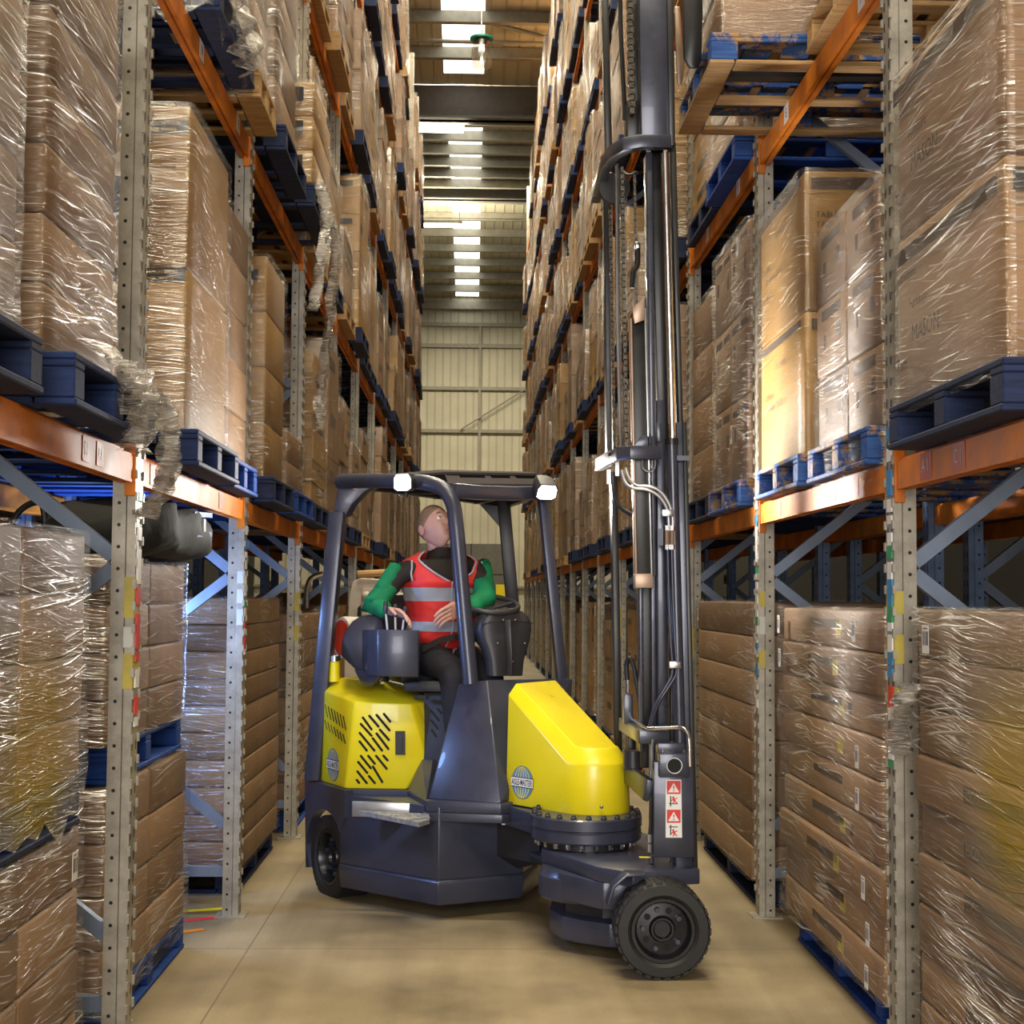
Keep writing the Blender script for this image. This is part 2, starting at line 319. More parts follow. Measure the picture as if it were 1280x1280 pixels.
    def mesh(s, name, mats, off=Vector((0, 0, 0)), bevel=0., smooth_a=35, seg=2, fix=True):
        me = bpy.data.meshes.new(name)
        me.from_pydata([tuple(p-off) for p in s.v], [], s.f)
        for x in (mats if isinstance(mats, (list, tuple)) else [mats]): me.materials.append(M[x])
        me.polygons.foreach_set('material_index', s.m)
        if s.uv:
            ul = me.uv_layers.new(name='UVMap'); k = 0
            for f in s.f:
                for i in f: ul.data[k].uv = s.uv[i]; k += 1
        if bevel or fix:
            bm = bmesh.new(); bm.from_mesh(me)
            if fix: bmesh.ops.recalc_face_normals(bm, faces=bm.faces[:])
            if bevel:
                es = [e for e in bm.edges if len(e.link_faces) == 2 and e.calc_face_angle(0) > .45]
                bmesh.ops.bevel(bm, geom=es, offset=bevel, segments=seg, profile=.5, affect='EDGES', clamp_overlap=True)
            bm.to_mesh(me); bm.free()
        if smooth_a:
            me.polygons.foreach_set('use_smooth', [True]*len(me.polygons)); me.set_sharp_from_angle(angle=math.radians(smooth_a))
        me.update(); return me
    def build(s, name, mats, parent=None, bevel=0., smooth_a=35, seg=2, fix=True):
        me = s.mesh(name, mats, org(parent) if parent else Vector((0, 0, 0)), bevel, smooth_a, seg, fix)
        return link(name, me, parent)
def link(name, me, parent=None):
    o = bpy.data.objects.new(name, me); COL.objects.link(o)
    if parent: o.parent = parent
    return o
def smooth(pts, k):
    out = []
    n = len(pts)
    for i in range(n-1):
        p0, p1, p2, p3 = pts[max(i-1, 0)], pts[i], pts[i+1], pts[min(i+2, n-1)]
        for j in range(k):
            t = j/k; out.append(.5*((2*p1)+(p2-p0)*t+(2*p0-5*p1+4*p2-p3)*t*t+(3*p1-p0-3*p2+p3)*t**3))
    return out+[pts[-1]]
def tag(o, label=None, cat=None, group=None, kind=None):
    if label: o['label'] = label
    if cat: o['category'] = cat; o['kind'] = kind or 'thing'
    if group: o['group'] = group
    if kind: o['kind'] = kind
    return o
def thing(name, loc, label, cat, group=None):
    o = bpy.data.objects.new(name, None); COL.objects.link(o); o.location = loc; ORG[o.name] = Vector(loc); o.empty_display_size = .1
    return tag(o, label, cat, group)
_tx = {}
def text(s, size, o, xd, yd, name, mat, parent, align='CENTER', nrm=.0015, bold=0.):
    """flat lettering as a mesh, lying in the plane xd, yd at o"""
    cu = bpy.data.curves.new('t', 'FONT'); cu.body = s; cu.size = size; cu.align_x = align; cu.align_y = 'CENTER'; cu.offset = bold*size; cu.resolution_u = 2
    to = bpy.data.objects.new('t', cu); COL.objects.link(to)
    dg = bpy.context.evaluated_depsgraph_get(); dg.update()
    me = bpy.data.meshes.new_from_object(to.evaluated_get(dg)); bpy.data.objects.remove(to); bpy.data.curves.remove(cu)
    xd, yd = Vector(xd), Vector(yd); n = xd.cross(yd).normalized(); o = Vector(o)+n*nrm-org(parent)
    for v in me.vertices: v.co = o+xd*v.co.x+yd*v.co.y
    me.materials.clear(); me.materials.append(M[mat]); me.name = name
    return link(name, me, parent)
def quad(name, mat, o, xd, yd, w, h, parent, t=.001, nrm=.0):
    """thin plate centred on o"""
    xd, yd = Vector(xd).normalized(), Vector(yd).normalized(); n = xd.cross(yd).normalized(); o = Vector(o)+n*nrm
    m = MB(); m.hull([o+xd*a*w/2+yd*b*h/2+n*c for a in (-1, 1) for b in (-1, 1) for c in (0, t)])
    return m.build(name, mat, parent, smooth_a=0)
# ------------------------------------------------------------------ the hall
def structure(mb, name, mat, **kw): return tag(mb.build(name, mat, **kw), kind='structure')
structure(MB().box(-9, 9, -9, 63.4, -.2, 0), 'floor', 'concrete', smooth_a=0)
structure(MB().box(-9, 9, 63, 63.2, 0, 14.3), 'wall_end', 'cladding', smooth_a=0)
structure(MB().box(-9.2, -9, -9, 63.2, 0, 16), 'wall_west', 'dark_wall', smooth_a=0)
structure(MB().box(9, 9.2, -9, 63.2, 0, 16), 'wall_east', 'dark_wall', smooth_a=0)
# saw-tooth roof: valleys at y 11.2, 36.4, 63 - ridges between
def roof_z(y):
    for a, b, za, zb in ((-14, -1.4, 13.9, 15.0), (-1.4, 11.2, 15.0, 13.9), (11.2, 23.8, 13.9, 15.0), (23.8, 36.4, 15.0, 13.9), (36.4, 49.2, 13.9, 15.0), (49.2, 63.4, 15.0, 13.9)):
        if a <= y <= b: return za+(zb-za)*(y-a)/(b-a)
SX0, SX1 = -.78, .18
rf = MB()
ys = [-9, -1.4, 11.2, 23.8, 36.4, 49.2, 63.4]
for a, b in zip(ys[:-1], ys[1:]):
    for x0, x1 in ((-9, SX0), (SX1, 9)):
        rf.loft([[(x0, y, roof_z(y)+.16), (x1, y, roof_z(y)+.16), (x1, y, roof_z(y)+.26), (x0, y, roof_z(y)+.26)] for y in (a, b)])
structure(rf, 'ceiling', 'roof_sheet', smooth_a=0)
k = 0
for a, b in zip(ys[3:-1], ys[4:]):
    k += 1
    m = MB()
    m.loft([[(SX0, y, roof_z(y)+.17), (SX1, y, roof_z(y)+.17), (SX1, y, roof_z(y)+.24), (SX0, y, roof_z(y)+.24)] for y in (a+.3, b-.6)])
    structure(m, f'window_{k}', 'skylight_glow', smooth_a=0)
    m = MB()
    for y0, y1 in ((a, a+.3), (b-.6, b)): m.loft([[(SX0, y, roof_z(y)+.17), (SX1, y, roof_z(y)+.17), (SX1, y, roof_z(y)+.24), (SX0, y, roof_z(y)+.24)] for y in (y0, y1)])
    structure(m, f'ceiling_sheet_{k}', 'roof_sheet', smooth_a=0)
structure(MB().loft([[(SX0, y, roof_z(y)+.17), (SX1, y, roof_z(y)+.17), (SX1, y, roof_z(y)+.24), (SX0, y, roof_z(y)+.24)] for y in (-9, -1.4, 11.2, 23.8)]), 'ceiling_sheet_3', 'roof_sheet', smooth_a=0)
k = 0
y = 13.0
while y < 62.5:
    if min(abs(y-v) for v in (36.4,)) > .9:
        k += 1; z = roof_z(y)
        m = MB(); m.box(-9, 9, y-.04, y+.04, z-.14, z+.15); m.box(-9, 9, y-.13, y-.04, z-.14, z-.11)
        tag(structure(m, f'trim_{k}', 'purlin', smooth_a=0))
    y += 1.78
for y, h in ((36.4, .75), (49.2, .42), (11.2, .75)):
    k += 1; z = roof_z(y)
    m = MB(); m.box(-9, 9, y-.1, y+.1, z-h, z+.1); m.box(-9, 9, y-.28, y+.28, z-h, z-h+.05)
    structure(m, f'trim_{k}', 'girder', smooth_a=0)
for z, t in ((2.0, .1), (6.76, .10), (8.47, .14), (10.25, .14), (12.04, .16), (12.93, .16), (13.75, .35)):
    k += 1; structure(MB().box(-9, 9, 62.82, 63, z-t/2, z+t/2), f'trim_{k}', 'purlin', smooth_a=0)
k += 1; m = MB(); m.box(.2, .3, 62.8, 62.95, 6.76, 12.9); structure(m, f'trim_{k}', 'purlin', smooth_a=0)
k += 1; m = MB(); m.tube([(-.55, 62.7, 8.5), (2.1, 62.7, 10.2)], .03); structure(m, f'trim_{k}', 'purlin')
k += 1; m = MB(); m.tube([V(505, 0, 33), V(690, 49, 33)], .055); structure(m, f'trim_{k}', 'purlin')
k += 1; m = MB(); m.tube([V(500, 50, 33.4), V(690, 55, 33.4)], .05); structure(m, f'trim_{k}', 'purlin')
# a grey sliding door low in the end wall
d = structure(MB().box(-2.6, 1.52, 62.6, 62.78, 0, 3.78), 'door_1', 'door_grey', smooth_a=0)
for z in (1.26, 2.52): MB().box(-2.6, 1.52, 62.59, 62.6, z-.012, z+.012).build('panel_seam', 'slot_black', d, smooth_a=0)
MB().box(-.06, -.03, 62.58, 62.6, 0, 3.78).build('panel_seam', 'slot_black', d, smooth_a=0)
s = tag(quad('notice_board', 'sticker_yellow', V(626, 740, 62.5), (1, 0, 0), (0, 0, 1), .40, .62, None), 'yellow and white warning notice on the grey sliding door', 'sign')
quad('notice_panel', 'sticker_white', V(626, 746.5, 62.5), (1, 0, 0), (0, 0, 1), .40, .2, s, nrm=-.003)
for q in range(3): quad('notice_line', 'ink', V(626, 733+q*3.4, 62.5), (1, 0, 0), (0, 0, 1), .3, .03, s, nrm=-.003)
tag(MB().cyl((V(613.5, 765, 40).x, 40, 0), V(613, 731, 40), .1).build('bollard', 'safety_orange'), 'orange upright post seen past the driver\'s shoulder', 'post')

# ceiling tubes across the aisle
def tube_light(x0, x1, y, z, lab):
    t = thing('ceiling_light', ((x0+x1)/2, y, z), lab, 'ceiling light', 'tube lights across the aisle')
    MB().box(x0, x1, y-.09, y+.09, z+.05, z+.13).build('housing', 'purlin', t, bevel=.01)
    m = MB()
    for dy in (-.05, .05): m.cyl((x0+.03, y+dy, z+.0), (x1-.03, y+dy, z+.0), .055, n=12)
    m.build('tube', 'tube_glow', t)
    for x in (x0+.1, x1-.1): MB().cyl((x, y, z+.13), (x, y, roof_z(y)-.1), .008, n=6).build('suspension_rod', 'steel', t)
tube_light(-1.75, -.29, 37.6, 13.3, 'long tube light hung just beyond the deep valley girder')
tube_light(-2.0, -.42, 49.8, 13.88, 'tube light hung beyond the ridge girder')
# the clear trap hung on a wire
c = V(602, 65, 24.)
t = thing('insect_trap', V(602, 84, 24.), 'clear plastic trap with green lid hanging on a wire above the aisle', 'trap')
zt = V(602, 49.5, 24.).z; zb = V(602, 83, 24.).z
MB().lathe([(.155, 0), (.165, .15), (.15, .3), (.13, zt-zb)], (c.x, 24, zb), (0, 0, 1), n=24).build('cup', 'clear_plastic', t)
MB().lathe([(.19, 0), (.19, .03), (.1, .06), (.02, .07)], (c.x, 24, zt), (0, 0, 1), n=24).build('lid', 'green_plastic', t)
MB().cyl((c.x, 24, zt+.06), (c.x, 24, roof_z(24)+.1), .012, n=6).build('wire', 'steel', t)

# ------------------------------------------------------------------ racking
XL, XR = 1.15, 1.455
POST0, BAY = 5.26, 2.478
LEVEL = [1.98, 3.83, 5.68, 7.53, 9.38, 11.23]; BH = .108
SIDE = {-1: dict(X=XL, n=12, lv=5, h=11.6, name='lever-side rack'), 1: dict(X=XR, n=16, lv=6, h=13.2, name='mast-side rack')}
ORD = ['zeroth', 'first', 'second', 'third', 'fourth', 'fifth', 'sixth', 'seventh', 'eighth', 'ninth', 'tenth', 'eleventh', 'twelfth', 'thirteenth', 'fourteenth', 'fifteenth', 'sixteenth', 'seventeenth', 'eighteenth']
CNT = ['floor', 'one', 'two', 'three', 'four', 'five', 'six']
def copy_tree(o, parent=None):
    c = o.copy(); COL.objects.link(c); c.parent = parent
    for ch in [x for x in o.children]: copy_tree(ch, c)
    return c
PROF = [(.04, -.05), (.04, .05), (.012, .05), (.006, .044), (-.04, .044), (-.04, -.044), (.006, -.044), (.012, -.05)]
def post_mb(h, tabs):
    m = MB(); m.loft([[(x, y, 0) for x, y in PROF], [(x, y, h) for x, y in PROF]])
    if tabs:
        z = .12
        while z < tabs:
            for y in (-.05, .05): m.box(.036, .047, y-.008, y+.008, z, z+.03)
            z += .075
    return m
def frame_proto(h, tabs, mat, full):
    """front post at the origin facing +x, rear post .87 m behind"""
    t = bpy.data.objects.new('rack_upright', None); COL.objects.link(t); t.empty_display_size = .1
    for x, r in ((0, 0), (-.87, 0)):
        me = post_mb(h, tabs if x == 0 else 0).mesh('post', mat if x == 0 else 'galv_bluelit', smooth_a=0)
        p = link('post', me, t); p.location = (x, 0, 0)
        f = link('base_plate', MB().box(-.075, .075, -.075, .075, 0, .008).mesh('base_plate', mat, smooth_a=0), t); f.location = (x, 0, 0)
    n = int(h/1.0); z = .45; e = MB()
    for i in range(n):
        a, b = (-.04, -.83) if i % 2 == 0 else (-.83, -.04)
        q = MB().bar([(a, 0, z), (b, 0, z+.62)], .04, .05) if full else e.bar([(a, 0, z), (b, 0, z+.62)], .04, .05)
        if full: q.build('brace', 'brace', t, smooth_a=0)
        z += .62 if i % 2 == 0 else .66
        if z+.7 > h: break
    if not full: e.build('bracing', 'brace', t, smooth_a=0)
    q = MB().bar([(-.04, 0, .22), (-.83, 0, .22)], .04, .05); q.build('brace', 'brace', t, smooth_a=0)
    return t
protos = {}
def place(o, x, y, z, side): o.location = (x, y, z); o.rotation_euler = (0, 0, 0 if side < 0 else PI); return o
FRAMES = {}
for s in (-1, 1):
    S = SIDE[s]
    for i in range(0, S['n']+1):
        y = POST0+BAY*(i-1)
        key = (s, 0 < i < 4)
        if i == 0: continue
        if key not in protos: o = protos[key] = frame_proto(S['h'], 9. if key[1] else 0, 'galv', key[1])
        else: o = copy_tree(protos[key])
        place(o, s*(S['X']+.04), y, 0, s); FRAMES[s, i] = o
        tag(o, f"grey steel rack upright with punched holes, {ORD[i]} along the {S['name']}", 'rack upright', f"uprights of the {S['name']}")
BPROF = [(0, 0), (-.016, 0), (-.016, .018), (-.026, .018), (-.026, 0), (-.05, 0), (-.05, .108), (-.014, .108), (-.014, .096), (0, .096)]
def beam_proto(full, rear=False):
    y0, y1 = .055, BAY-.055
    m = MB().loft([[(x, y0, z) for x, z in BPROF], [(x, y1, z) for x, z in BPROF]])
    o = m.build('rack_beam', 'orange', None, smooth_a=0)
    if full:
        for y in (y0, y1): MB().box(-.03, .006, y-.012, y+.012, -.045, .15).build('end_connector', 'orange', o, bevel=.003, smooth_a=0)
    return o
bp = {}
BEAMS = {}
def put_beam(s, b, l, x, lab, grp, full):
    o = copy_tree(bp[full]) if full in bp else beam_proto(full)
    bp.setdefault(full, o)
    y = POST0+BAY*(b-1)
    place(o, s*x, y if s < 0 else y+BAY, LEVEL[l-1], s)
    tag(o, lab, 'rack beam', grp); return o
def inview(pts, m=15):
    q = [proj(p) for p in pts if p[1] > .5]
    if not q: return False
    return max(a for a, b in q) > -m and min(a for a, b in q) < 1280+m and max(b for a, b in q) > -m and min(b for a, b in q) < 1280+m
for s in (-1, 1):
    S = SIDE[s]
    for b in range(0, S['n']):
        y = POST0+BAY*(b-1)
        for l in range(1, S['lv']+1):
            if not inview([(s*S['X'], yy, LEVEL[l-1]+dz) for yy in (y, y+BAY) for dz in (0, .1)]): continue
            BEAMS[s, b, l] = put_beam(s, b, l, S['X']+.006, f"orange front beam, {ORD[b+1]} bay of the {S['name']}, beam level {CNT[l]}", f"front beams of the {S['name']}", b < 4)
            if b < 5 and l < 4: put_beam(s, b, l, S['X']+.9, f"orange rear beam, {ORD[b+1]} bay of the {S['name']}, beam level {CNT[l]}", f"rear beams of the {S['name']}", False)
# location codes on the lower and second beams
def beam_code(s, b, l, y, st, mats, w=.085, h=.075):
    o = BEAMS.get((s, b, l))
    if not o: return
    X = s*(S_X(s)+.006); c = Vector((X-s*.0015, y, LEVEL[l-1]+.052)); xd = Vector((0, -s, 0)) if s > 0 else Vector((0, 1, 0))
    xd = Vector((0, 1, 0)) if s < 0 else Vector((0, -1, 0)); zd = Vector((0, 0, 1))
    bpy.context.view_layer.update()
    p = quad('location_label', mats[0], c, xd, zd, w, h, None); t = text(st, h*.75, c, xd*.8, zd, 'lettering', mats[1], p, nrm=.0025)
    mw = o.matrix_world.copy()
    p.parent = o; p.matrix_parent_inverse = mw.inverted()
def S_X(s): return SIDE[s]['X']
for y, st in ((4.55, 'B1'), (4.72, 'A1')): beam_code(-1, 0, 1, y, st, ('label_red', 'label_white'))
for y, st in ((5.50, 'F1'), (5.72, 'E1')): beam_code(-1, 1, 1, y, st, ('label_red', 'label_white'))
for y, st in ((6.98, 'D1'),): beam_code(-1, 1, 1, y, st, ('label_red', 'orange'))
for y, st in ((4.85, 'A 1'), (4.52, 'C 1')): beam_code(1, 0, 1, y, st, ('label_red', 'label_white'), .12, .085)
for y, st in ((5.75, 'F1'), (6.12, 'E1'), (7.2, 'D')): beam_code(1, 1, 1, y, st, ('label_red', 'orange'))
for y, st in ((5.62, 'F'), (7.0, 'E')): beam_code(1, 1, 2, y, st, ('label_white', 'ink'), .1, .085)
for y, st in ((8.3, 'F'), (9.4, 'E')): beam_code(1, 2, 2, y, st, ('label_white', 'ink'), .1, .085)
for y, st in ((6.3, 'III'), (7.3, 'E')): beam_code(-1, 1, 2, y, st, ('label_white', 'ink'), .1, .08)
# coloured level stickers and reflective bands on the near uprights
def stickers(s, i, z0, z1, cols, seed):
    o = FRAMES[s, i]; rr = random.Random(seed); z = z0
    x0 = .041
    while z < z1:
        h = rr.choice((.03, .045, .06)); c = rr.choice(cols)
        p = link('level_sticker', MB().box(.04, .0455, -.02, .034, 0, h).mesh('level_sticker', c, smooth_a=0), o); p.location = (0, 0, z)
        z += h+rr.choice((.0, .012, .03))
CS = ['sticker_white', 'sticker_white', 'sticker_white', 'sticker_red', 'sticker_green', 'sticker_blue', 'label_white']
stickers(1, 1, 1.02, 2.16, CS, 1); stickers(1, 2, 1.05, 2.1, CS, 5); stickers(-1, 1, 1.15, 1.95, CS+['sticker_red'], 3); stickers(-1, 2, 1.3, 1.95, CS, 4)
for s, i, zs in ((-1, 1, ((1.28, .12, 0), (1.42, .07, 1), (1.52, .14, 0))), (-1, 2, ((1.45, .08, 1), (1.56, .07, 1), (1.66, .06, 1))), (-1, 3, ((1.3, .1, 0), (1.5, .12, 0))), (1, 1, ((1.2, .1, 0), (1.38, .1, 0), (1.55, .08, 0))), (1, 2, ((1.25, .09, 0), (1.42, .09, 1), (1.56, .08, 0))), (1, 3, ((1.2, .2, 0),)), (1, 4, ((1.2, .3, 0),)), (1, 5, ((1.2, .3, 0),))):
    for z, h, w in zs:
        q = link('reflective_band', MB().box(.008, .0405, -.0515, .0515, 0, h).mesh('reflective_band', 'reflect_white' if w else 'reflect_yellow', smooth_a=0), FRAMES[s, i]); q.location = (0, 0, z)

# the racks standing back to back behind: dark, seen through the gaps
rp = frame_proto(6., 0, 'galv_bluelit', False)
first = True
for s, xf in ((-1, 2.30), (1, 2.62)):
    for i in range(1, 7):
        y = POST0+BAY*(i-1)+.15
        o = rp if first else copy_tree(rp); first = False
        o.location = (s*xf+s*.87, y, 0); o.rotation_euler = (0, 0, 0 if s < 0 else PI)
        o.location = (s*(xf+.0), y, 0)
        tag(o, f"steel upright coloured as if blue-lit, of the rack backing onto the {SIDE[s]['name']}, {ORD[i]} along", 'rack upright', 'uprights of the racks behind')
    for b in range(0, 6):
        y = POST0+BAY*(b-1)+.15
        for z in (2.0, 3.86):
            if z > 3 and b < 2: continue
            for xo, fb in ((-.04, 'near'), (.85, 'far')):
              o = copy_tree(bp[False]); o.location = (s*(xf+xo), y if s > 0 else y+BAY, z); o.rotation_euler = (0, 0, 0 if s > 0 else PI)
              tag(o, f"orange {fb} beam of the rack backing onto the {SIDE[s]['name']}, {ORD[b+1]} bay, {'lower' if z < 3 else 'upper'} level", 'rack beam', 'beams of the racks behind')

for i, (px, py, w, l, a, mat) in enumerate(((238, 1150, .05, .34, .5, 'sticker_red'), (246, 1138, .06, .3, .35, 'sticker_yellow'), (228, 1165, .05, .22, .6, 'safety_orange'))):
    c = VZ(px, py, .0015); tag(quad('floor_tape', mat, c, (math.cos(a), math.sin(a), 0), (-math.sin(a), math.cos(a), 0), l, w, None, t=.0008), ('worn red strip of floor tape under the lever-side rack', 'yellow strip of floor tape under the lever-side rack', 'orange scrap of floor tape under the lever-side rack')[i], 'floor tape', 'floor tape scraps')
# ------------------------------------------------------------------ pallets and loads
def pallet_mb(mb, lx, ly, h=.14, part=None):
    """lx across the rack, ly along the aisle, base at z 0, centred; bearers run along y"""
    out = {'deck': MB(), 'block': [], 'base': []}
    n = 7; w = lx/n*.74
    for i in range(n):
        x = -lx/2+w/2+(lx-w)*i/(n-1); out['deck'].box(x-w/2, x+w/2, -ly/2, ly/2, h-.02, h)
    for y in (-ly/2+.05, 0, ly/2-.05): out['deck'].box(-lx/2, lx/2, y-.05, y+.05, h-.04, h-.0205)
    for x in (-lx/2+.06, 0, lx/2-.06):
        for y in (-ly/2+.05, 0, ly/2-.05): out['block'].append(MB().box(x-.06, x+.06, y-.05, y+.05, .02, h-.0405))
    for y in (-ly/2+.05, 0, ly/2-.05): out['base'].append(MB().box(-lx/2+.11, lx/2-.11, y-.05, y+.05, 0, .0195))
    for x in (-lx/2+.05, lx/2-.05): out['base'].append(MB().box(x-.055, x+.055, -ly/2, ly/2, 0, .0195))
    return out
def near_pallet(s, xf, y0, y1, z, mat, lab, lx=1.1, grp='pallets under the near loads', base=None):
    ly = y1-y0; c = Vector((s*(xf+lx/2), (y0+y1)/2, z))
    t = thing('pallet', c, lab, 'pallet', grp); P = pallet_mb(None, lx, ly)
    def put(m, nm):
        o = link(nm, m.mesh(nm, (base or mat) if nm == 'base_board' else mat, bevel=.004, seg=1, smooth_a=0), t); return o
    put(P['deck'], 'deck')
    for m in P['block']: put(m, 'block')
    for m in P['base']: put(m, 'base_board')
    return t
def film_mb(lx, ly, h, skirt, seed, amp=.007, nc=14, nr=12, cor=.035, foldin=.09, ragged=.05, lean=0.):
    """stretch film round a load lx by ly by h (base z 0); u runs round, v up"""
    hx, hy = lx/2+.012, ly/2+.012
    per = []
    def edge(ax, ay, bx, by, n):
        for i in range(n): per.append((ax+(bx-ax)*i/n, ay+(by-ay)*i/n))
    c = cor
    def arc(cx, cy, a0):
        for i in range(3): a = a0+PI/2*i/3; per.append((cx+c*math.cos(a), cy+c*math.sin(a)))
    edge(-hx+c, -hy, hx-c, -hy, nc); arc(hx-c, -hy+c, -PI/2)
    edge(hx, -hy+c, hx, hy-c, nc); arc(hx-c, hy-c, 0)
    edge(hx-c, hy, -hx+c, hy, nc); arc(-hx+c, hy-c, PI/2)
    edge(-hx, hy-c, -hx, -hy+c, nc); arc(-hx+c, -hy+c, PI)
    n = len(per); m = MB(); m.uv = []
    us = [0.]
    for i in range(1, n+1): a, b = per[i-1], per[i % n]; us.append(us[-1]+math.hypot(a[0]-b[0], a[1]-b[1]))
    rows = nr+2
    vs = []
    for r in range(rows+1):
        for j in range(n+1):
            x, y = per[j % n]
            if r <= nr:
                f = r/nr; zb = -skirt-ragged*(mnoise.noise((j % n*.45, seed, 0))+.4); z = zb+(h+.008-zb)*f; k = 1.
            else: z = h+.01; k = 1-(.25 if r == rows else .06)*foldin/.09*.6
            d = amp*mnoise.noise((x*3.2+seed*3.1, y*3.2, z*5.))+amp*.6*mnoise.noise((x*9+seed, y*9, z*11))
            if r > nr: d *= .2
            l = math.hypot(x, y) or 1; sgx = 1 if x > 0 else -1; sgy = 1 if y > 0 else -1
            ox = d if abs(abs(x)-hx) < .02 else 0; oy = d if abs(abs(y)-hy) < .02 else 0
            vs.append((x*k+sgx*ox+sgx*abs(amp)*.5, y*k+sgy*oy+sgy*abs(amp)*.5, z)); m.uv.append((us[j], z+(0 if r <= nr else (r-nr)*.08)))
    fs = [(r*(n+1)+j, r*(n+1)+j+1, (r+1)*(n+1)+j+1, (r+1)*(n+1)+j) for r in range(rows) for j in range(n)]
    m.add(vs, fs); return m
def carton_mesh(lx, ly, lz, mat, bulge=.004):
    m = MB().box(-lx/2, lx/2, -ly/2, ly/2, -lz/2, lz/2)
    me = m.mesh('carton', mat, bevel=min(.012, lz*.1), seg=2, smooth_a=50); return me
def carton_stack(s, xf, y0, y1, z0, z1, lab, layers, ny=2, nx=1, mat='card', film='film', lx=1.05, seed=1, jit=.004, skirt=-.004, grp='film-wrapped carton stacks near the camera', bands=None, amp=.007, ragged=0., nr=14, name='carton_stack', sag=0.):
    ly = y1-y0; h = z1-z0; rr = random.Random(seed)
    t = thing(name, (s*(xf+lx/2), (y0+y1)/2, z0), lab, 'carton stack', grp)
    cx, cy, cz = lx/nx, ly/ny, h/layers; me = carton_mesh(cx-.006, cy-.006, cz-.004, mat)
    bandme = None
    for k in range(layers):
        for i in range(nx):
            for j in range(ny):
                o = link('carton', me, t); o.location = (-lx/2+cx*(i+.5)+rr.uniform(-jit, jit), -ly/2+cy*(j+.5)+rr.uniform(-jit, jit), cz*(k+.5))
                o.rotation_euler = (0, 0, rr.uniform(-jit, jit)*.8)
                xface = -s*(cx/2-.0032)
                if bands and (i == (0 if s > 0 else nx-1)):
                    for (bm, bw, bh, by, bz, pr) in bands:
                        if rr.random() > pr: continue
                        w = bw*cy; q = MB().box(xface-.0012, xface+.0012, by*cy-w/2, by*cy+w/2, bz*cz-bh*cz/2, bz*cz+bh*cz/2)
                        link('printed_panel', q.mesh('printed_panel', bm, smooth_a=0), o)
    if film:
        f = film_mb(lx, ly, h, skirt, seed, amp=amp, ragged=ragged, nr=nr); link('stretch_film', f.mesh('stretch_film', film, smooth_a=180, fix=False), t)
    return t
def barcode(t, s, xf, y, z, w=.06, h=.085):
    """white shipping label with a bar code on the aisle face"""
    xd = Vector((0, -s, 0)) if s > 0 else Vector((0, 1, 0)); zd = Vector((0, 0, 1)); c = Vector((s*xf-s*.022, y, z)); xd = Vector((0, 1, 0)) if s < 0 else Vector((0, -1, 0))
    p = quad('shipping_label', 'sticker_white', c, xd, zd, w, h, t)
    rr = random.Random(int(y*100)); m = MB(); n = xd.cross(zd)
    x = -w*.36
    while x < w*.36:
        ww = rr.choice((.003, .006, .009))*w/.06; a = c+xd*x+zd*(-h*.22)+n*.0012
        m.add([a, a+xd*ww, a+xd*ww+zd*h*.5, a+zd*h*.5], [(0, 1, 2, 3)]); x += ww+rr.choice((.003, .006))*w/.06
    a = c+xd*(-w*.3)+zd*(h*.36)+n*.0012; m.add([a, a+xd*w*.6, a+xd*w*.6+zd*h*.04, a+zd*h*.04], [(0, 1, 2, 3)])
    m.build('bar_code', 'ink', p, smooth_a=0, fix=False); return p
def torn_film(t, pts, w, seed=0):
    """a torn tail of film hanging from a load"""
    m = MB(); m.uv = []; rr = random.Random(seed); pts = smooth([Vector(p) for p in pts], 6); n = 9; vs = []
    for i, p in enumerate(pts):
        f = i/(len(pts)-1); ww = w*(1-.55*f)
        for j in range(n):
            u = j/(n-1)-.5
            vs.append(p+Vector((.035*math.sin(u*15+i*.6)+.012*rr.uniform(-1, 1), u*ww, .012*rr.uniform(-1, 1)))); m.uv.append((u*ww*4, f*2))
    m.add(vs, [(i*n+j, i*n+j+1, (i+1)*n+j+1, (i+1)*n+j) for i in range(len(pts)-1) for j in range(n-1)])
    return m.build('torn_film', 'film_torn', t, smooth_a=180, fix=False)
BT = LEVEL[0]+BH; BT2 = LEVEL[1]+BH
taken = set()
# ---- lever-side rack, floor
near_pallet(-1, 1.2, 3.55, 4.75, 0, 'navy_wood', 'dark pallet on the floor under the lower load before the first lever-side upright')
t = carton_stack(-1, 1.2, 3.55, 4.78, .14, .89, 'low film-wrapped stack on the floor before the first lever-side upright, with a white label', 4, 2, film='film', seed=11, mat='card')
barcode(t, -1, 1.2, 4.62, .79, .06, .085)
near_pallet(-1, 1.2, 3.5, 4.74, .90, 'navy_wood', 'dark pallet sandwiched between two wrapped loads before the first lever-side upright')
t = carton_stack(-1, 1.2, 3.45, 4.76, 1.04, 1.785, 'film-wrapped stack with painted-in yellow reflection, upper of the two loads before the first lever-side upright', 4, 2, film='film_yellow_sheen', seed=12, skirt=.05, ragged=.12, amp=.012)
near_pallet(-1, 1.30, 5.62, 7.05, 0, 'blue_wood', 'blue pallet on the floor just past the first lever-side upright')
t = carton_stack(-1, 1.30, 5.52, 7.05, .14, .895, 'lower film-wrapped stack just past the first lever-side upright, sagging film at its corner', 4, 2, film='film', seed=13, amp=.018, skirt=.05)
near_pallet(-1, 1.32, 5.62, 7.0, .905, 'blue_wood', 'blue pallet between the two loads just past the first lever-side upright')
t = carton_stack(-1, 1.31, 5.52, 6.98, 1.045, 1.735, 'upper film-wrapped stack under the black bag, past the first lever-side upright', 4, 2, film='film', seed=14)
near_pallet(-1, 1.25, 8.3, 9.75, 0, 'navy_wood', 'dark pallet on the floor just past the second lever-side upright')
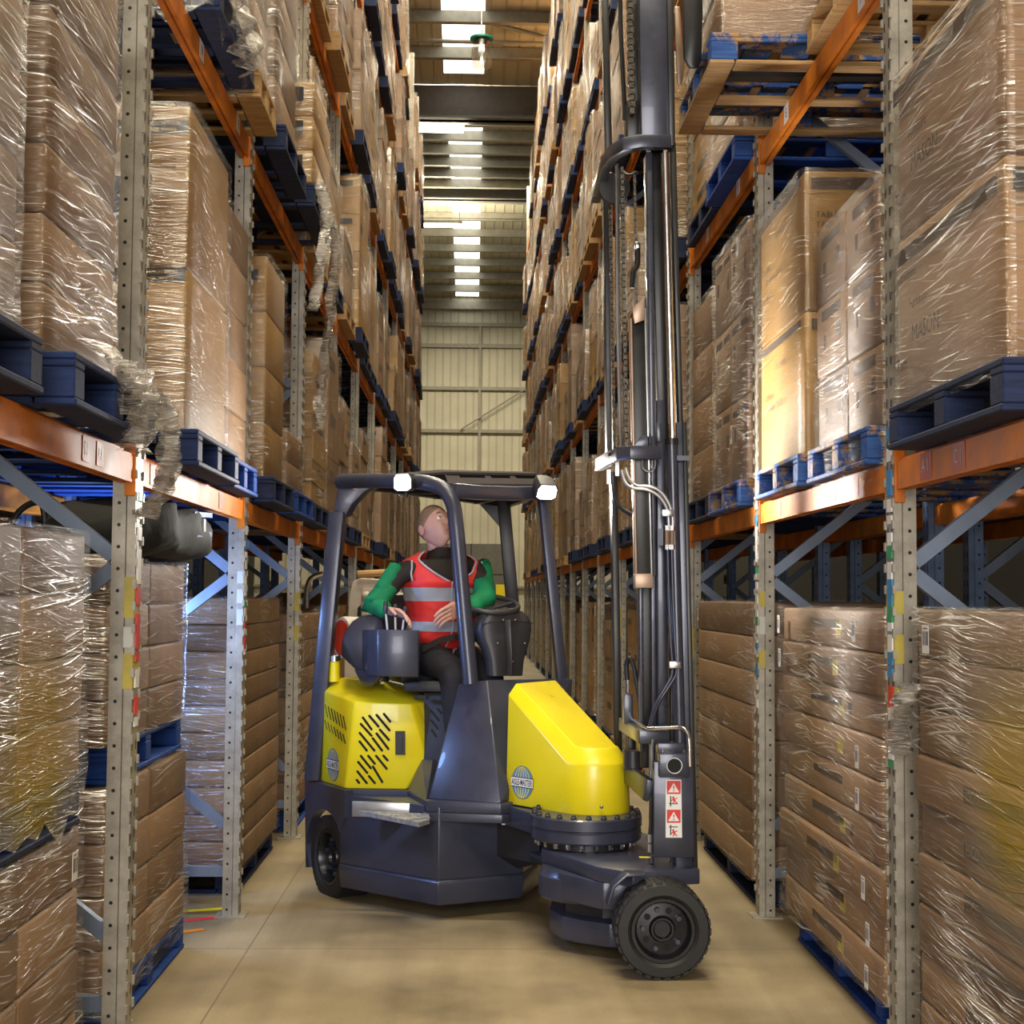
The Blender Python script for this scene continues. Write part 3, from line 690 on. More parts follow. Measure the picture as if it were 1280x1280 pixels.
t = carton_stack(-1, 1.22, 8.22, 9.75, .14, 1.585, 'tall glossy brown carton stack on the floor just past the second lever-side upright', 10, 1, film='film_thin', seed=15, mat='card', nr=16)
near_pallet(-1, 1.2, 10.5, 12.3, 0, 'blue_wood', 'blue pallet on the floor just past the third lever-side upright')
t = carton_stack(-1, 1.2, 10.45, 12.35, .14, 1.47, 'wrapped carton stack on the floor past the third lever-side upright, behind the truck\'s rear', 7, 1, film='film', seed=16)
# the black bag and its neighbour
bg = thing('holdall_bag', (-1.45, 6.2, 1.74), 'black holdall bag with pale blue stripes slumped on a wrapped load', 'bag')
m = MB(); rings = []
for i in range(15):
    f = i/14; y = 5.55+1.36*f; hh = .085+.035*math.sin(f*3.0); ww = .26*(math.sin(min(1, .2+f*1.6)*PI/2)); ring = []
    for j in range(20):
        a = 2*PI*j/20; ca, sa = math.cos(a), math.sin(a); e = .55
        px_ = math.copysign(abs(ca)**e, ca)*ww; pz = math.copysign(abs(sa)**e, sa)*hh
        d = .05*mnoise.noise((px_*6, y*4, pz*8)); ring.append((-1.45+px_+d+.03*f, y, 1.74+hh*.92+pz+d*.8+.03*f))
    rings.append(ring)
m.loft(rings).build('body', 'bag_black', bg, smooth_a=60)
m = MB()
for zz in (1.93, 1.845):
    m.bar([(-1.175, 6.45, zz+.01), (-1.165, 6.82, zz+.025)], .004, .022)
m.build('stripe', 'globe_blue', bg, smooth_a=0)
MB().tube([(-1.45, 6.0, 1.92), (-1.4, 6.05, 1.97), (-1.4, 6.35, 1.97), (-1.42, 6.45, 1.93)], .014, sm=5).build('strap', 'black_cloth', bg)
MB().box(-1.18, -1.165, 6.62, 6.67, 1.875, 1.93).build('buckle', 'steel', bg)
bx = thing('cable_reel', (-1.62, 5.6, 1.74), 'black cable loop and case with small red lamps on the load by the bag', 'cable reel')
m = MB().box(-1.75, -1.46, 5.53, 5.72, 1.745, 1.80); m.build('case', 'bag_black', bx, bevel=.02)
MB().tube([(-1.70, 5.6, 1.80), (-1.66, 5.6, 1.90), (-1.58, 5.6, 1.93), (-1.56, 5.6, 1.80)], .012, sm=6).build('cable', 'hose', bx)
for dz in (1.79, 1.82): MB().ball((-1.52, 5.528, dz-.02), .011).build('lamp', 'sticker_red', bx)
# ---- lever-side rack, first beam level
near_pallet(-1, 1.06, 2.82, 3.74, BT, 'navy_wood', 'dark pallet at the frame edge on the lever-side lower beam')
carton_stack(-1, 1.10, 2.8, 3.66, BT+.14, 3.5, 'film-wrapped stack cut off by the frame edge on the lever-side lower beam', 6, 1, 2, seed=21)
near_pallet(-1, 1.03, 3.93, 4.93, BT, 'mid_wood', 'dark pallet with white stencilled lettering and torn film, before the first lever-side upright', grp='pallets on the lever-side lower beam')
t = carton_stack(-1, 1.12, 3.94, 4.72, BT+.14, 3.52, 'tall film-wrapped stack with glossy streaks before the first lever-side upright, on the lower beam', 7, 1, 2, seed=22, film='film')
torn_film(t, [(-1.04, 4.5, 2.30), (-1.0, 4.55, 2.2), (-1.01, 4.6, 2.12), (-1.02, 4.6, 2.03)], .5, 3)
torn_film(t, [(-1.03, 4.9, 2.25), (-.99, 4.95, 2.15), (-1.0, 4.98, 2.0), (-1.1, 5.12, 1.86)], .12, 5)
near_pallet(-1, 1.04, 5.75, 6.75, BT, 'mid_wood', 'dark pallet with worn white stencil just past the first lever-side upright', grp='pallets on the lever-side lower beam')
tb = carton_stack(-1, 1.12, 5.91, 6.86, BT+.14, 3.525, 'tall stack of two printed bench cartons with black bands on the lever-side lower beam', 2, 1, 1, mat='card_warm', seed=23, lx=1.1, film='film_thin', jit=0.)
pc = [c for c in tb.children if c.name.startswith('carton')]
bpy.context.view_layer.update()
hz = (3.525-BT-.14)/2
for k, c in enumerate(pc):
    zc = BT+.14+hz*(k+.5); yn = 5.909; x1 = -1.12-.004
    def pr(w, h, x, z, mat, nm): return quad(nm, mat, (x, yn, z), (1, 0, 0), (0, 0, 1), w, h, c, nrm=.0)
    zt_ = zc+hz/2; bz = zt_-.09 if k == 1 else zt_-.03
    pr(1.09, .055, x1-.55, bz, 'ink', 'printed_band')
    text('WALL BENCH WITH', .02, (x1-.036, yn-.003, bz+.012), (1, 0, 0), (0, 0, 1), 'lettering', 'card_warm', c, align='RIGHT', bold=.02)
    text('STORAGE WHITE', .02, (x1-.05, yn-.003, bz-.013), (1, 0, 0), (0, 0, 1), 'lettering', 'card_warm', c, align='RIGHT', bold=.02)
    for q, (st, dz) in enumerate((('CARTON', .22), ('BATHROOM', .25), ('FURNITURE', .35), ('46cm x 57.5cm', .41))):
        text(st, .015, (x1-.05, yn-.0015, zt_-dz), (1, 0, 0), (0, 0, 1), 'lettering', 'ink_brown', c, align='RIGHT', bold=.01)
near_pallet(-1, 1.08, 6.87, 7.62, BT, 'blue_wood', 'blue pallet tucked behind the bench cartons on the lever-side lower beam', grp='pallets on the lever-side lower beam')
carton_stack(-1, 1.14, 6.93, 7.62, BT+.14, 3.42, 'narrow film-wrapped stack right behind the bench cartons', 5, 1, seed=24, film='film_thin')
near_pallet(-1, 1.05, 8.02, 8.95, BT, 'navy_wood', 'dark pallet past the second lever-side upright on the lower beam', grp='pallets on the lever-side lower beam')
t = carton_stack(-1, 1.12, 8.18, 8.97, BT+.14, 3.44, 'tall warm-brown carton stack with a black printed band past the second lever-side upright', 4, 1, mat='card_warm', seed=25, film='film_thin')
quad('printed_band', 'ink', (-1.67, 8.167, 3.33), (1, 0, 0), (0, 0, 1), 1.0, .06, t)
near_pallet(-1, 1.05, 9.1, 10.05, BT, 'blue_wood', 'blue pallet with white lettering before the third lever-side upright', grp='pallets on the lever-side lower beam')
carton_stack(-1, 1.12, 9.15, 10.02, BT+.14, 2.6, 'low wrapped stack before the third lever-side upright on the lower beam', 2, 1, seed=26)
for a in ((-1, 0, 0), (-1, 1, 0), (-1, 2, 0), (-1, 3, 0), (-1, 0, 1), (-1, 1, 1), (-1, 2, 1)): taken |= {a+(0,), a+(1,)}
# ---- lever-side, second beam level
near_pallet(-1, 1.03, 6.0, 6.95, BT2, 'navy_wood', 'dark pallet in torn film on the lever-side second beam')
t = carton_stack(-1, 1.06, 5.95, 6.98, BT2+.14, 5.35, 'film-wrapped stack with badly torn film on the lever-side second beam', 6, 1, seed=31, skirt=.1, ragged=.15, amp=.015)
torn_film(t, [(-1.03, 6.45, 4.15), (-.98, 6.5, 4.05), (-1.0, 6.5, 3.96), (-1.03, 6.5, 3.9)], .8, 8)
near_pallet(-1, 1.02, 7.05, 8.0-.33, BT2, 'raw_wood', 'worn brown pallet on the lever-side second beam before the second upright')
carton_stack(-1, 1.07, 7.0, 7.68, BT2+.14, 5.3, 'narrow wrapped stack before the second lever-side upright on the second beam', 6, 1, seed=32)
near_pallet(-1, 1.0, 7.9, 8.9, BT2, 'navy_wood', 'long blue-black pallet past the second lever-side upright on the second beam')
carton_stack(-1, 1.06, 7.9, 8.85, BT2+.14, 5.4, 'tall wrapped stack past the second lever-side upright on the second beam', 5, 1, seed=33)
near_pallet(-1, .97, 9.05, 10.1, BT2, 'navy_wood', 'dark pallet with tattered film tails on the lever-side second beam')
t = carton_stack(-1, .98, 9.05, 10.1, BT2+.14, VX(376, 48, -.98).z, 'stack of three kraft cartons with dark label panels on the lever-side second beam', 3, 1, mat='card_warm', seed=34)
zt_ = VX(376, 48, -.98).z; hz = (zt_-BT2-.14)/3
for q in range(3):
    quad('printed_panel', 'ink', (-1.12, 9.035, zt_-hz*q-.08), (1, 0, 0), (0, 0, 1), .16, .085, t)
text('46cm', .05, (-1.15, 9.035, zt_-hz*1-.22), (1, 0, 0), (0, 0, 1), 'lettering', 'ink_brown', t)
torn_film(t, [(-.95, 9.1, BT2+.16), (-.9, 9.1, 3.9), (-.92, 9.05, 3.6), (-.96, 9.0, 3.3)], .14, 9)
torn_film(t, [(-.95, 9.9, BT2+.16), (-.92, 9.95, 3.85), (-.96, 10.0, 3.4), (-1.0, 10.0, 3.0), (-1.02, 10., 2.7)], .22, 10)
taken |= {(-1, 1, 2, 0), (-1, 1, 2, 1), (-1, 2, 2, 0), (-1, 2, 2, 1)}
# ---- mast-side rack, floor
TES = [('ink_brown', .5, .16, -.05, .18, .8), ('ink_brown', .16, .3, .33, -.1, .5)]
near_pallet(1, 1.5, 3.65, 5.0, 0, 'navy_wood', 'dark pallet on the floor before the first mast-side upright')
t = carton_stack(1, 1.47, 3.5, 5.02, .14, 1.57, 'wrapped flat-carton stack with painted-in yellow reflection, on the floor before the first mast-side upright', 9, 1, film='film_gold_sheen', seed=41, amp=.012, jit=.012)
barcode(t, 1, 1.47, 4.83, 1.475, .07, .09)
hz = 1.43/9
for k in (1, 2, 3, 4, 5):
    z = .14+hz*(k+.5); p = quad('printed_band', 'ink_brown', (1.462, 4.2, z+.012), (0, -1, 0), (0, 0, 1), .62, .05, t)
    text('TESCO', .05, (1.46, 4.44, z+.012), (0, -1, 0), (0, 0, 1), 'lettering', 'card', p)
torn_film(t, [(1.45, 5.0, 1.32), (1.43, 5.03, 1.25), (1.43, 5.08, 1.15), (1.44, 5.1, 1.08)], .1, 12)
near_pallet(1, 1.55, 5.75, 7.2, 0, 'blue_wood', 'bright blue pallet on the floor past the first mast-side upright')
t = carton_stack(1, 1.49, 5.5, 7.3, .14, 1.56, 'slumped stack of nine flat carton layers on the floor past the first mast-side upright', 9, 1, seed=42, film='film', jit=.016, lx=1.0,
                 bands=[('ink_brown', .3, .22, .02, .12, .75), ('reflect_yellow', .05, .42, -.12, .0, .75), ('ink_brown', .03, .3, -.2, .0, .5)], amp=.012)
hz = 1.42/9
for k, y in ((8, 5.78), (5, 5.74), (4, 5.74), (2, 5.66), (1, 5.6), (7, 7.18), (8, 7.2), (0, 5.62)): barcode(t, 1, 1.478, y, .14+hz*(k+.5), .05, .085)
near_pallet(1, 1.5, 7.95, 9.8, 0, 'navy_wood', 'dark pallet on the floor beside the truck\'s mast')
t = carton_stack(1, 1.46, 7.92, 9.8, .14, 1.585, 'brown wrapped stack on the floor behind the foot of the mast', 8, 1, seed=43, film='film_thin', mat='card')
barcode(t, 1, 1.45, 9.6, 1.5, .05, .08)
# ---- mast-side, first beam level
near_pallet(1, 1.36, 3.85, 4.92, BT, 'navy_wood', 'dark pallet carrying the big wrapped load on the mast-side lower beam')
t = carton_stack(1, 1.385, 3.88, 4.9, BT+.14, 3.31, 'big glossy wrapped load with faint print before the first mast-side upright', 2, 1, 1, seed=51, film='film', lx=1.1, skirt=.04, mat='card')
hz = (3.31-BT-.14)/2
for k in range(2):
    z = BT+.14+hz*k
    for q, (st, yy, dz, sz) in enumerate((('Furniture', 4.62, .30, .05), ('Instructions', 4.75, .40, .045), ('MASON', 4.55, .2, .08), ('Tom', 4.8, .12, .06))): text(st, sz, (1.372, yy, z+dz), (0, -1, 0), (0, 0, 1), 'lettering', 'ink_brown', t)
    quad('printed_band', 'ink_brown', (1.374, 4.4, z+hz-.07), (0, -1, 0), (0, 0, 1), .98, .05, t)
quad('printed_band', 'ink', (1.9, 3.868, BT+.14+hz-.07), (1, 0, 0), (0, 0, 1), 1.0, .06, t); text('TESCO', .05, (1.55, 3.866, BT+.14+hz-.07), (1, 0, 0), (0, 0, 1), 'lettering', 'card', t)
near_pallet(1, 1.42, 5.42, 6.4, BT, 'blue_worn', 'blue pallet wrapped in film between the first and second mast-side uprights', grp='pallets on the mast-side lower beam')
LB = [('ink_brown', .36, .09, .25, .36, 1.), ('ink_brown', .36, .09, -.22, .36, 1.), ('ink_brown', .10, .16, .3, .1, 1.), ('ink_brown', .10, .2, -.3, .05, 1.)]
t = carton_stack(1, 1.47, 5.42, 6.44, BT+.14, 3.15, 'shorter stack of labelled cartons next to the first mast-side upright on the lower beam', 3, 2, seed=52, film='film_thin', mat='card', bands=[('ink_brown', .62, .14, .0, .33, 1.), ('ink_brown', .12, .2, -.25, .02, 1.), ('ink_brown', .08, .2, .2, -.05, 1.)], skirt=.14, ragged=.1, amp=.012)
near_pallet(1, 1.40, 6.5, 7.5, BT, 'blue_worn', 'blue pallet under the brightly lit stack on the mast-side lower beam', grp='pallets on the mast-side lower beam')
t = carton_stack(1, 1.43, 6.5, 7.5, BT+.14, 3.47, 'tall brightly lit furniture carton stack before the second mast-side upright', 2, 1, seed=53, film='film_thin', mat='card_warm')
hz = (3.47-BT-.14)/2
for k in range(2):
    z = BT+.14+hz*k
    for st, yy, dz, sz in (('Furniture', 6.95, .46, .055), ('Designer', 7.28, .34, .05), ('Dimensions 120x180', 7.1, .28, .045), ('Item 18', 7.3, .2, .045)): text(st, sz, (1.418, yy, z+dz), (0, -1, 0), (0, 0, 1), 'lettering', 'ink_brown', t)
    quad('printed_band', 'ink_brown', (1.42, 7.0, z+hz-.05), (0, -1, 0), (0, 0, 1), .96, .035, t)
    quad('printed_band', 'ink_brown', (1.96, 6.488, z+hz-.06), (1, 0, 0), (0, 0, 1), 1.0, .05, t)
    for q in range(5): text('TABLE 2 DOOR', .035, (1.6, 6.486, z+hz-.2-.045*q), (1, 0, 0), (0, 0, 1), 'lettering', 'ink_brown', t)
near_pallet(1, 1.40, 7.92, 9.0, BT, 'blue_worn', 'blue pallet past the second mast-side upright on the lower beam', grp='pallets on the mast-side lower beam')
t = carton_stack(1, 1.45, 7.92, 9.08, BT+.14, 3.62, 'stack of six labelled cartons past the second mast-side upright on the lower beam', 3, 2, seed=54, film='film', bands=LB)
barcode(t, 1, 1.44, 8.1, 3.5, .06, .1); barcode(t, 1, 1.44, 8.3, 2.5, .06, .1)
near_pallet(1, 1.42, 9.15, 10.05, BT, 'navy_wood', 'dark pallet behind the mast on the mast-side lower beam', grp='pallets on the mast-side lower beam')
carton_stack(1, 1.46, 9.15, 10.05, BT+.14, 3.5, 'wrapped stack directly behind the mast on the lower beam', 4, 1, seed=55, film='film')
taken |= {(1, b, l, q) for b in (0, 1, 2) for l in (0, 1) for q in (0, 1)}
# ---- mast-side second level: a wooden pallet, and the load being put away on the forks
near_pallet(1, 1.42, 5.35, 6.38, BT2, 'raw_wood', 'bare-wood pallet on the mast-side second beam next to the raised load')
carton_stack(1, 1.46, 5.38, 6.36, BT2+.14, 5.2, 'wrapped stack on the bare-wood pallet, top of the frame', 5, 1, seed=61)
FP = (1.035, 6.56, 7.6, BT2+.02)
fp = near_pallet(1, FP[0], FP[1], FP[2], FP[3], 'blue_worn', 'worn blue pallet raised on the forks into the mast-side rack', lx=1.2, base='worn_base')
fs_ = carton_stack(1, 1.08, 6.6, 7.56, FP[3]+.14, 5.1, 'wrapped carton load raised on the truck\'s forks', 4, 1, seed=62, film='film_thin', mat='card', skirt=.04)
text('M U', .09, (1.35, 6.585, FP[3]+.36), (1, 0, 0), (0, 0, 1), 'lettering', 'ink_brown', fs_)
near_pallet(1, 1.38, 7.95, 8.95, BT2, 'blue_wood', 'blue pallet behind the mast on the mast-side second beam')
carton_stack(1, 1.42, 7.95, 8.95, BT2+.14, 5.3, 'glossy wrapped stack behind the mast on the second beam', 5, 1, seed=63)
taken |= {(1, 1, 2, 0), (1, 1, 2, 1), (1, 2, 2, 0)}

# ---- everything further down the aisle: copies of a dozen built loads
VAR = []
for q in range(12):
    rr = random.Random(100+q); mat = ('card', 'card', 'card_warm')[q % 3]; lay = rr.choice((3, 4, 5, 6, 7)); ny = rr.choice((1, 1, 2)); h = 1.3
    m = MB()
    for k in range(lay):
        for j in range(ny):
            dx, dy = rr.uniform(-.008, .008), rr.uniform(-.006, .006); cy = 1.0/ny
            m.box(-.52+dx, .52+dx, -.5+cy*j+.003+dy, -.5+cy*(j+1)-.003+dy, h/lay*k+.002, h/lay*(k+1)-.003, 0)
            if rr.random() < .5:
                for sx in (-1, 1): m.box(sx*.522-.002+dx, sx*.522+.002+dx, -.5+cy*(j+.2), -.5+cy*(j+.6), h/lay*(k+.6), h/lay*(k+.78), 1)
            if rr.random() < .6: m.box(-.45+dx, .45+dx, -.503+cy*j+dy, -.5+cy*j+dy+.004, h/lay*(k+.72), h/lay*(k+.86), 2 if rr.random() < .5 else 1)
    o = m.build('carton_stack', [mat, 'ink_brown', 'ink'], None, smooth_a=0)
    f = film_mb(1.04, 1.0, h, -.004, 200+q, nc=5, nr=6, amp=.014, ragged=0.); link('stretch_film', f.mesh('stretch_film', 'film' if q % 4 else 'film_thin', smooth_a=180, fix=False), o)
    VAR.append(o)
PV = []
for mat in ('navy_wood', 'mid_wood', 'worn_base', 'navy_wood'):
    P = pallet_mb(None, 1.1, 1.0); m = MB()
    for q in [P['deck']]+P['block']+P['base']: m.add(q.v, q.f)
    PV.append(m.build('pallet', mat, None, smooth_a=0))
used = set()
def use(lst, i):
    o = lst[i]
    if (id(lst), i) in used: return copy_tree(o)
    used.add((id(lst), i)); return o
rr = random.Random(5)
COLN = ['dark', 'blue', 'bare-wood', 'dark']
for s in (-1, 1):
    S = SIDE[s]
    for b in range(0, S['n']):
        for l in range(0, S['lv']+1):
            for q in (0, 1):
                if (s, b, l, q) in taken: continue
                y0 = POST0+BAY*(b-1)+(.085 if q == 0 else 1.25)+rr.uniform(-.01, .04); ln = rr.uniform(.97, 1.07); z = 0 if l == 0 else LEVEL[l-1]+BH
                xf = S['X']-rr.uniform(.0, .09) if l else S['X']+rr.uniform(.05, .12)
                h = rr.uniform(1.02, 1.45) if rr.random() < .82 else rr.uniform(.6, .95)
                if l == 0: h = rr.uniform(1.2, 1.5)
                if l == S['lv']: h = rr.uniform(1.1, 1.6)
                vi = rr.randrange(12); pi = rr.randrange(4)
                if not inview([(s*xf, yy, zz) for yy in (y0, y0+ln) for zz in (z, z+.14+h)], -4): continue
                if l == S['lv'] and rr.random() < (.25 if s < 0 else .4): continue
                lv = 'on the floor' if l == 0 else f'beam level {CNT[l]}'; hw = 'low' if h < .96 else 'tall' if h > 1.3 else 'mid-height'
                o = use(VAR, vi); o.location = (s*(xf+.52), y0+ln/2, z+.14); o.scale = (1, ln, h/1.3); o.rotation_euler = (0, 0, rr.uniform(-.012, .012)+(PI if rr.random() < .5 else 0))
                tag(o, f"{hw} wrapped carton stack, {S['name']}, {ORD[b+1]} bay, {lv}, {'nearer' if q == 0 else 'farther'} place", 'carton stack', f"wrapped stacks down the {S['name']}")
                p = use(PV, pi); p.location = (s*(xf-.03+.55), y0+ln/2, z); p.scale = (1, ln, 1); p.rotation_euler = (0, 0, 0)
                tag(p, f"{COLN[pi]} pallet, {S['name']}, {ORD[b+1]} bay, {lv}, {'nearer' if q == 0 else 'farther'} place", 'pallet', f"pallets down the {S['name']}")
# ---- dark loads in the racks behind
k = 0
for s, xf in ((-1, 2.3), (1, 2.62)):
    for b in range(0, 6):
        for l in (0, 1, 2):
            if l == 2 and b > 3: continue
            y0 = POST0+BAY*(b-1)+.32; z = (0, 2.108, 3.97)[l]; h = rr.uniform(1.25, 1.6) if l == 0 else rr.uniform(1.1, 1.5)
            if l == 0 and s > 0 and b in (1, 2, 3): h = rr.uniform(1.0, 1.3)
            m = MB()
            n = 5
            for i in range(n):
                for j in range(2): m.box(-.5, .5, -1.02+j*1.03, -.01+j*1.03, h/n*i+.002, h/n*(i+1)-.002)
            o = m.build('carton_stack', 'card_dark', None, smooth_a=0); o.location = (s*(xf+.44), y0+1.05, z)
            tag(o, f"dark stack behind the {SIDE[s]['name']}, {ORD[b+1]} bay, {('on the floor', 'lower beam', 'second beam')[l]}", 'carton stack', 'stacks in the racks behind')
for (px, py, w, col, lab) in ((952-45, 724, .22, 'reflect_yellow', 'yellow framed label on a dark load behind the mast-side rack'), (972, 715, .13, 'sticker_yellow', 'small yellow plate on a dark upright behind the mast-side rack')):
    c = VX(px, py, 2.58)
    q = tag(quad('label_plate', col, c, (0, -1, 0), (0, 0, 1), w, .1, None), lab, 'label plate')
    quad('plate_mark', 'ink', c+Vector((-.004, 0, 0)), (0, -1, 0), (0, 0, 1), w*.6, .05, q)
# ------------------------------------------------------------------ the articulated truck
TR = thing('forklift_truck', (-.1, 8.2, 0), 'dark grey and yellow articulated narrow-aisle forklift stopped across the aisle', 'forklift')
SD = Vector((.48, -.877, 0)); LT = Vector((.877, .48, 0)); Z = Vector((0, 0, 1))
def P2(x, y): return Vector((x, y, 0))
A = P2(-.89, 8.44); B = P2(-.683, 8.08); C = P2(-.155, 7.6); D = P2(.27, 7.8)
# chassis: a low box with a recess for the rear wheel
def chassis(z0, z1, grow=0.):
    B_, C_, D_ = B+P2(-.6, -.7)*grow, C+P2(-.2, -1)*grow, D+P2(.7, -.7)*grow
    return [B_, C_, D_, P2(.46, 8.5), P2(.3, 9.2), P2(-.35, 9.35), P2(-.66, 8.95), B_+LT*.27+SD*-.02]
m = MB().prism(chassis(0, 0), .2, .56)
lo = chassis(0, 0, .012); hi = chassis(0, 0, .012)
m.loft([[(p.x, p.y, .075) for p in chassis(0, 0, -.01)], [(p.x, p.y, .185) for p in lo], [(p.x, p.y, .2) for p in chassis(0, 0, 0.)]])
body = m.build('chassis', 'truck_grey', TR, bevel=.006)
# rear side panel with the wheel arch, standing in the plane A-B
def side_pt(px, py):
    d = ray(px, py); n = LT; t = (B-ORI).dot(n)/d.dot(n); return ORI+d*t
cw_ = side_pt(405, 1072); rw = .228
out = [side_pt(381, 974), side_pt(431, 988), side_pt(430.5, 1030)]
arch = []
for i in range(13):
    a = math.radians(38+i*(172-38)/12.); arch.append(cw_+SD*math.cos(a)*rw*1.12+Z*math.sin(a)*rw*1.12)
out = [side_pt(381, 974), side_pt(431, 988), side_pt(430, 1022)]+[p for p in arch if True]+[side_pt(387, 1084), side_pt(382, 1084)]
MB().loft([out, [p+LT*.05 for p in out]]).build('wheel_arch_panel', 'truck_grey', TR, smooth_a=20)
MB().prism([A+SD*.01+LT*.27, A+LT*1.2, A+LT*1.2-SD*.1, A+LT*.27-SD*.1], .2, .58).build('rear_panel', 'truck_grey', TR)
def wheel(name, c, ax, r, w, parent, n=40, lugs=6):
    """c: centre of the outer face, ax: outward axis"""
    c, ax = Vector(c), Vector(ax).normalized(); a = Z; b = ax.cross(a).normalized(); m = MB()
    rim = r*.66
    m.lathe([(rim, -w), (r*.93, -w), (r*.985, -w+.012), (r*.985, -.018), (r*.93, -.002), (rim*1.12, 0), (rim*1.02, -.012), (rim, -.03), (rim, -w)], c, ax, n=64, cap=False)
    for i in range(n):
        t = 2*PI*(i+.1)/n; t2 = 2*PI*(i+.72)/n
        for side in (0, 1):
            s0, s1 = ((-.008, -w*.48), (-w*.52, -w+.008))[side]; sh = (0, .5)[side]*2*PI/n
            pts = []
            for tt in (t+sh, t2+sh):
                d = a*math.cos(tt)+b*math.sin(tt)
                for rr_ in (r*.955, r): pts += [c+d*rr_+ax*s0, c+d*rr_+ax*s1]
            m.hull(pts)
    o = m.build(name, 'rubber', parent, smooth_a=30)
    h = MB().lathe([(0.001, -.05), (rim*.25, -.05), (rim*.3, -.035), (rim*.36, -.035), (rim*.42, -.055), (rim*.80, -.06), (rim*.84, -.03), (rim*.9, -.012), (rim, -.012), (rim, -w*.8), (.001, -w*.8)], c, ax, n=48).build('rim', 'rim_black', o)
    m = MB()
    for i in range(lugs):
        t = 2*PI*i/lugs+.27; d = a*math.cos(t)+b*math.sin(t); m.cyl(c+d*rim*.62-ax*.058, c+d*rim*.62-ax*.035, .013, .011, n=6)
    m.build('lug_nut', 'mast_grey', h)
    for i in range(5):
        t = 2*PI*i/5+.9; d = a*math.cos(t)+b*math.sin(t); MB().cyl(c+d*rim*.60-ax*.0585, c+d*rim*.60-ax*.0545, rim*.10, n=14).build('rim_hole', 'slot_black', h)
    return o
wheel('rear_wheel', cw_+LT*.012, -LT, rw-.004, .2, TR)
wheel('rear_wheel', cw_+LT*1.15, LT, rw-.004, .2, TR)
# deck ledge
zl = .588
ledge = [VZ(381, 973, zl), VZ(431, 986.5, zl), VZ(510, 988, zl), VZ(533, 1001, zl), VZ(626, 1004, zl), P2(.26, 7.62), P2(.48, 8.45), P2(.3, 9.2), P2(-.35, 9.35), A+LT*.3-SD*.1]
MB().prism(ledge, zl-.055, zl).build('deck', 'truck_grey', TR, bevel=.006)
lower = [VZ(533, 1001, zl), VZ(626, 1004, zl), P2(.3, 7.7), P2(.2, 8.3), P2(-.3, 8.2)]
MB().prism([VZ(531, 1001, zl), VZ(628, 1004, zl), P2(.35, 7.75), P2(.2, 8.3), P2(-.35, 8.1)], zl-.1, zl-.0555).build('deck_skirt', 'truck_grey', TR, bevel=.005)
# step
r0, r1 = VZ(440, 1002, .56), VZ(515, 1004, .56)
st = MB().hull([p+dz*Z+e for p in (r0, r1) for dz in (-.075, 0) for e in (P2(0, 0), P2(.0, .03))]).build('step_riser', 'steel', TR, bevel=.003)
s0, s1, s2, s3 = V(450, 1015, 7.80), V(532, 1018, 7.72), V(537, 1026, 7.60), V(523, 1030, 7.58)
zt = .525
q0, q1, q2, q3 = VZ(448, 1013, zt), VZ(536, 1017, zt), VZ(537, 1024, zt), VZ(524, 1028, zt)
tm = MB().loft([[p-Z*.022 for p in (q0, q3, q2, q1)], [q0, q3, q2, q1]])
for i in range(16):
    for j in range(3):
        u, v = (i+.5+(j % 2)*.4)/17, (j+.5)/3
        if u*1.0 > .98: continue
        c = (q0*(1-u)+q1*u)*(1-v)+(q3*(1-u)+q2*u)*v; a = .8 if (i+j) % 2 else -.8; d = Vector((math.cos(a), math.sin(a), 0)); e = Vector((-d.y, d.x, 0))
        tm.hull([c+d*x*.016+e*y*.004+Z*h for x in (-1, 1) for y in (-1, 1) for h in (0, .004)])
fd_ = (q3-q0)
for i in range(14):
    u = (i+.5)/14; c = q0*(1-u)*1.0+q3*u if False else q3*(1-u)+q0*u
tm.build('step_tread', 'tread_plate', TR, smooth_a=0)
# engine hood (yellow)
hb = [VZ(402, 977, zl), VZ(431, 986, zl), VZ(508, 987, zl), VZ(532, 947, zl+.03)]
a0, a1, a2, a3 = VZ(401, 976.5, zl), VZ(431, 986, zl), VZ(508, 987, zl), V(532, 946, 8.06)
t0, t1, t2 = V(404.5, 863, 8.36), V(443, 877, 8.02), V(529, 877, 8.10)
u0, u1 = V(424, 848, 8.42), V(448, 852, 8.36); u2 = V(520, 866, 8.34)
bk = [p+P2(.25, .75) for p in (a0, a2, t0, t2)]
pts = [a0, a1, a2, a3, t0, t1, t2, u0, u1, u2, V(515, 880, 8.03)]
pts += [Vector((p.x+.30, p.y+.62, p.z)) for p in (a0, a2, t0, u1, u2)]
hood = MB().hull(pts).build('engine_hood', 'yellow', TR, bevel=.012)
# slots cut in the hood: each drawn as a slanted black opening on its face
def face_pt(px, py, p0, p1, p2):
    n = (p1-p0).cross(p2-p0).normalized(); d = ray(px, py); t = (p0-ORI).dot(n)/d.dot(n); p = ORI+d*t
    if n.dot(d) > 0: n = -n
    return p, n
def slots(rows, f, parent, wpx, nm='vent_slot'):
    for (x0, y0, x1, y1) in rows:
        pa, n = face_pt(x0, y0, *f); pb, _ = face_pt(x1, y1, *f); d = (pb-pa).normalized(); sd = n.cross(d).normalized(); r = wpx*8.1/1900/2
        ring = []
        for i in range(5): a = PI/2+PI*i/4; ring.append(pa+d*math.cos(a)*r+sd*math.sin(a)*r)
        for i in range(5): a = -PI/2+PI*i/4; ring.append(pb+d*math.cos(a)*r+sd*math.sin(a)*r)
        MB().loft([[p-n*.002 for p in ring], [p+n*.0022 for p in ring]]).build(nm, 'slot_black', parent, smooth_a=0)
S4 = 280/1054.
def c4p(x, y): return 370+x*S4, 800+y*S4
FF = (a1, a2, t1)
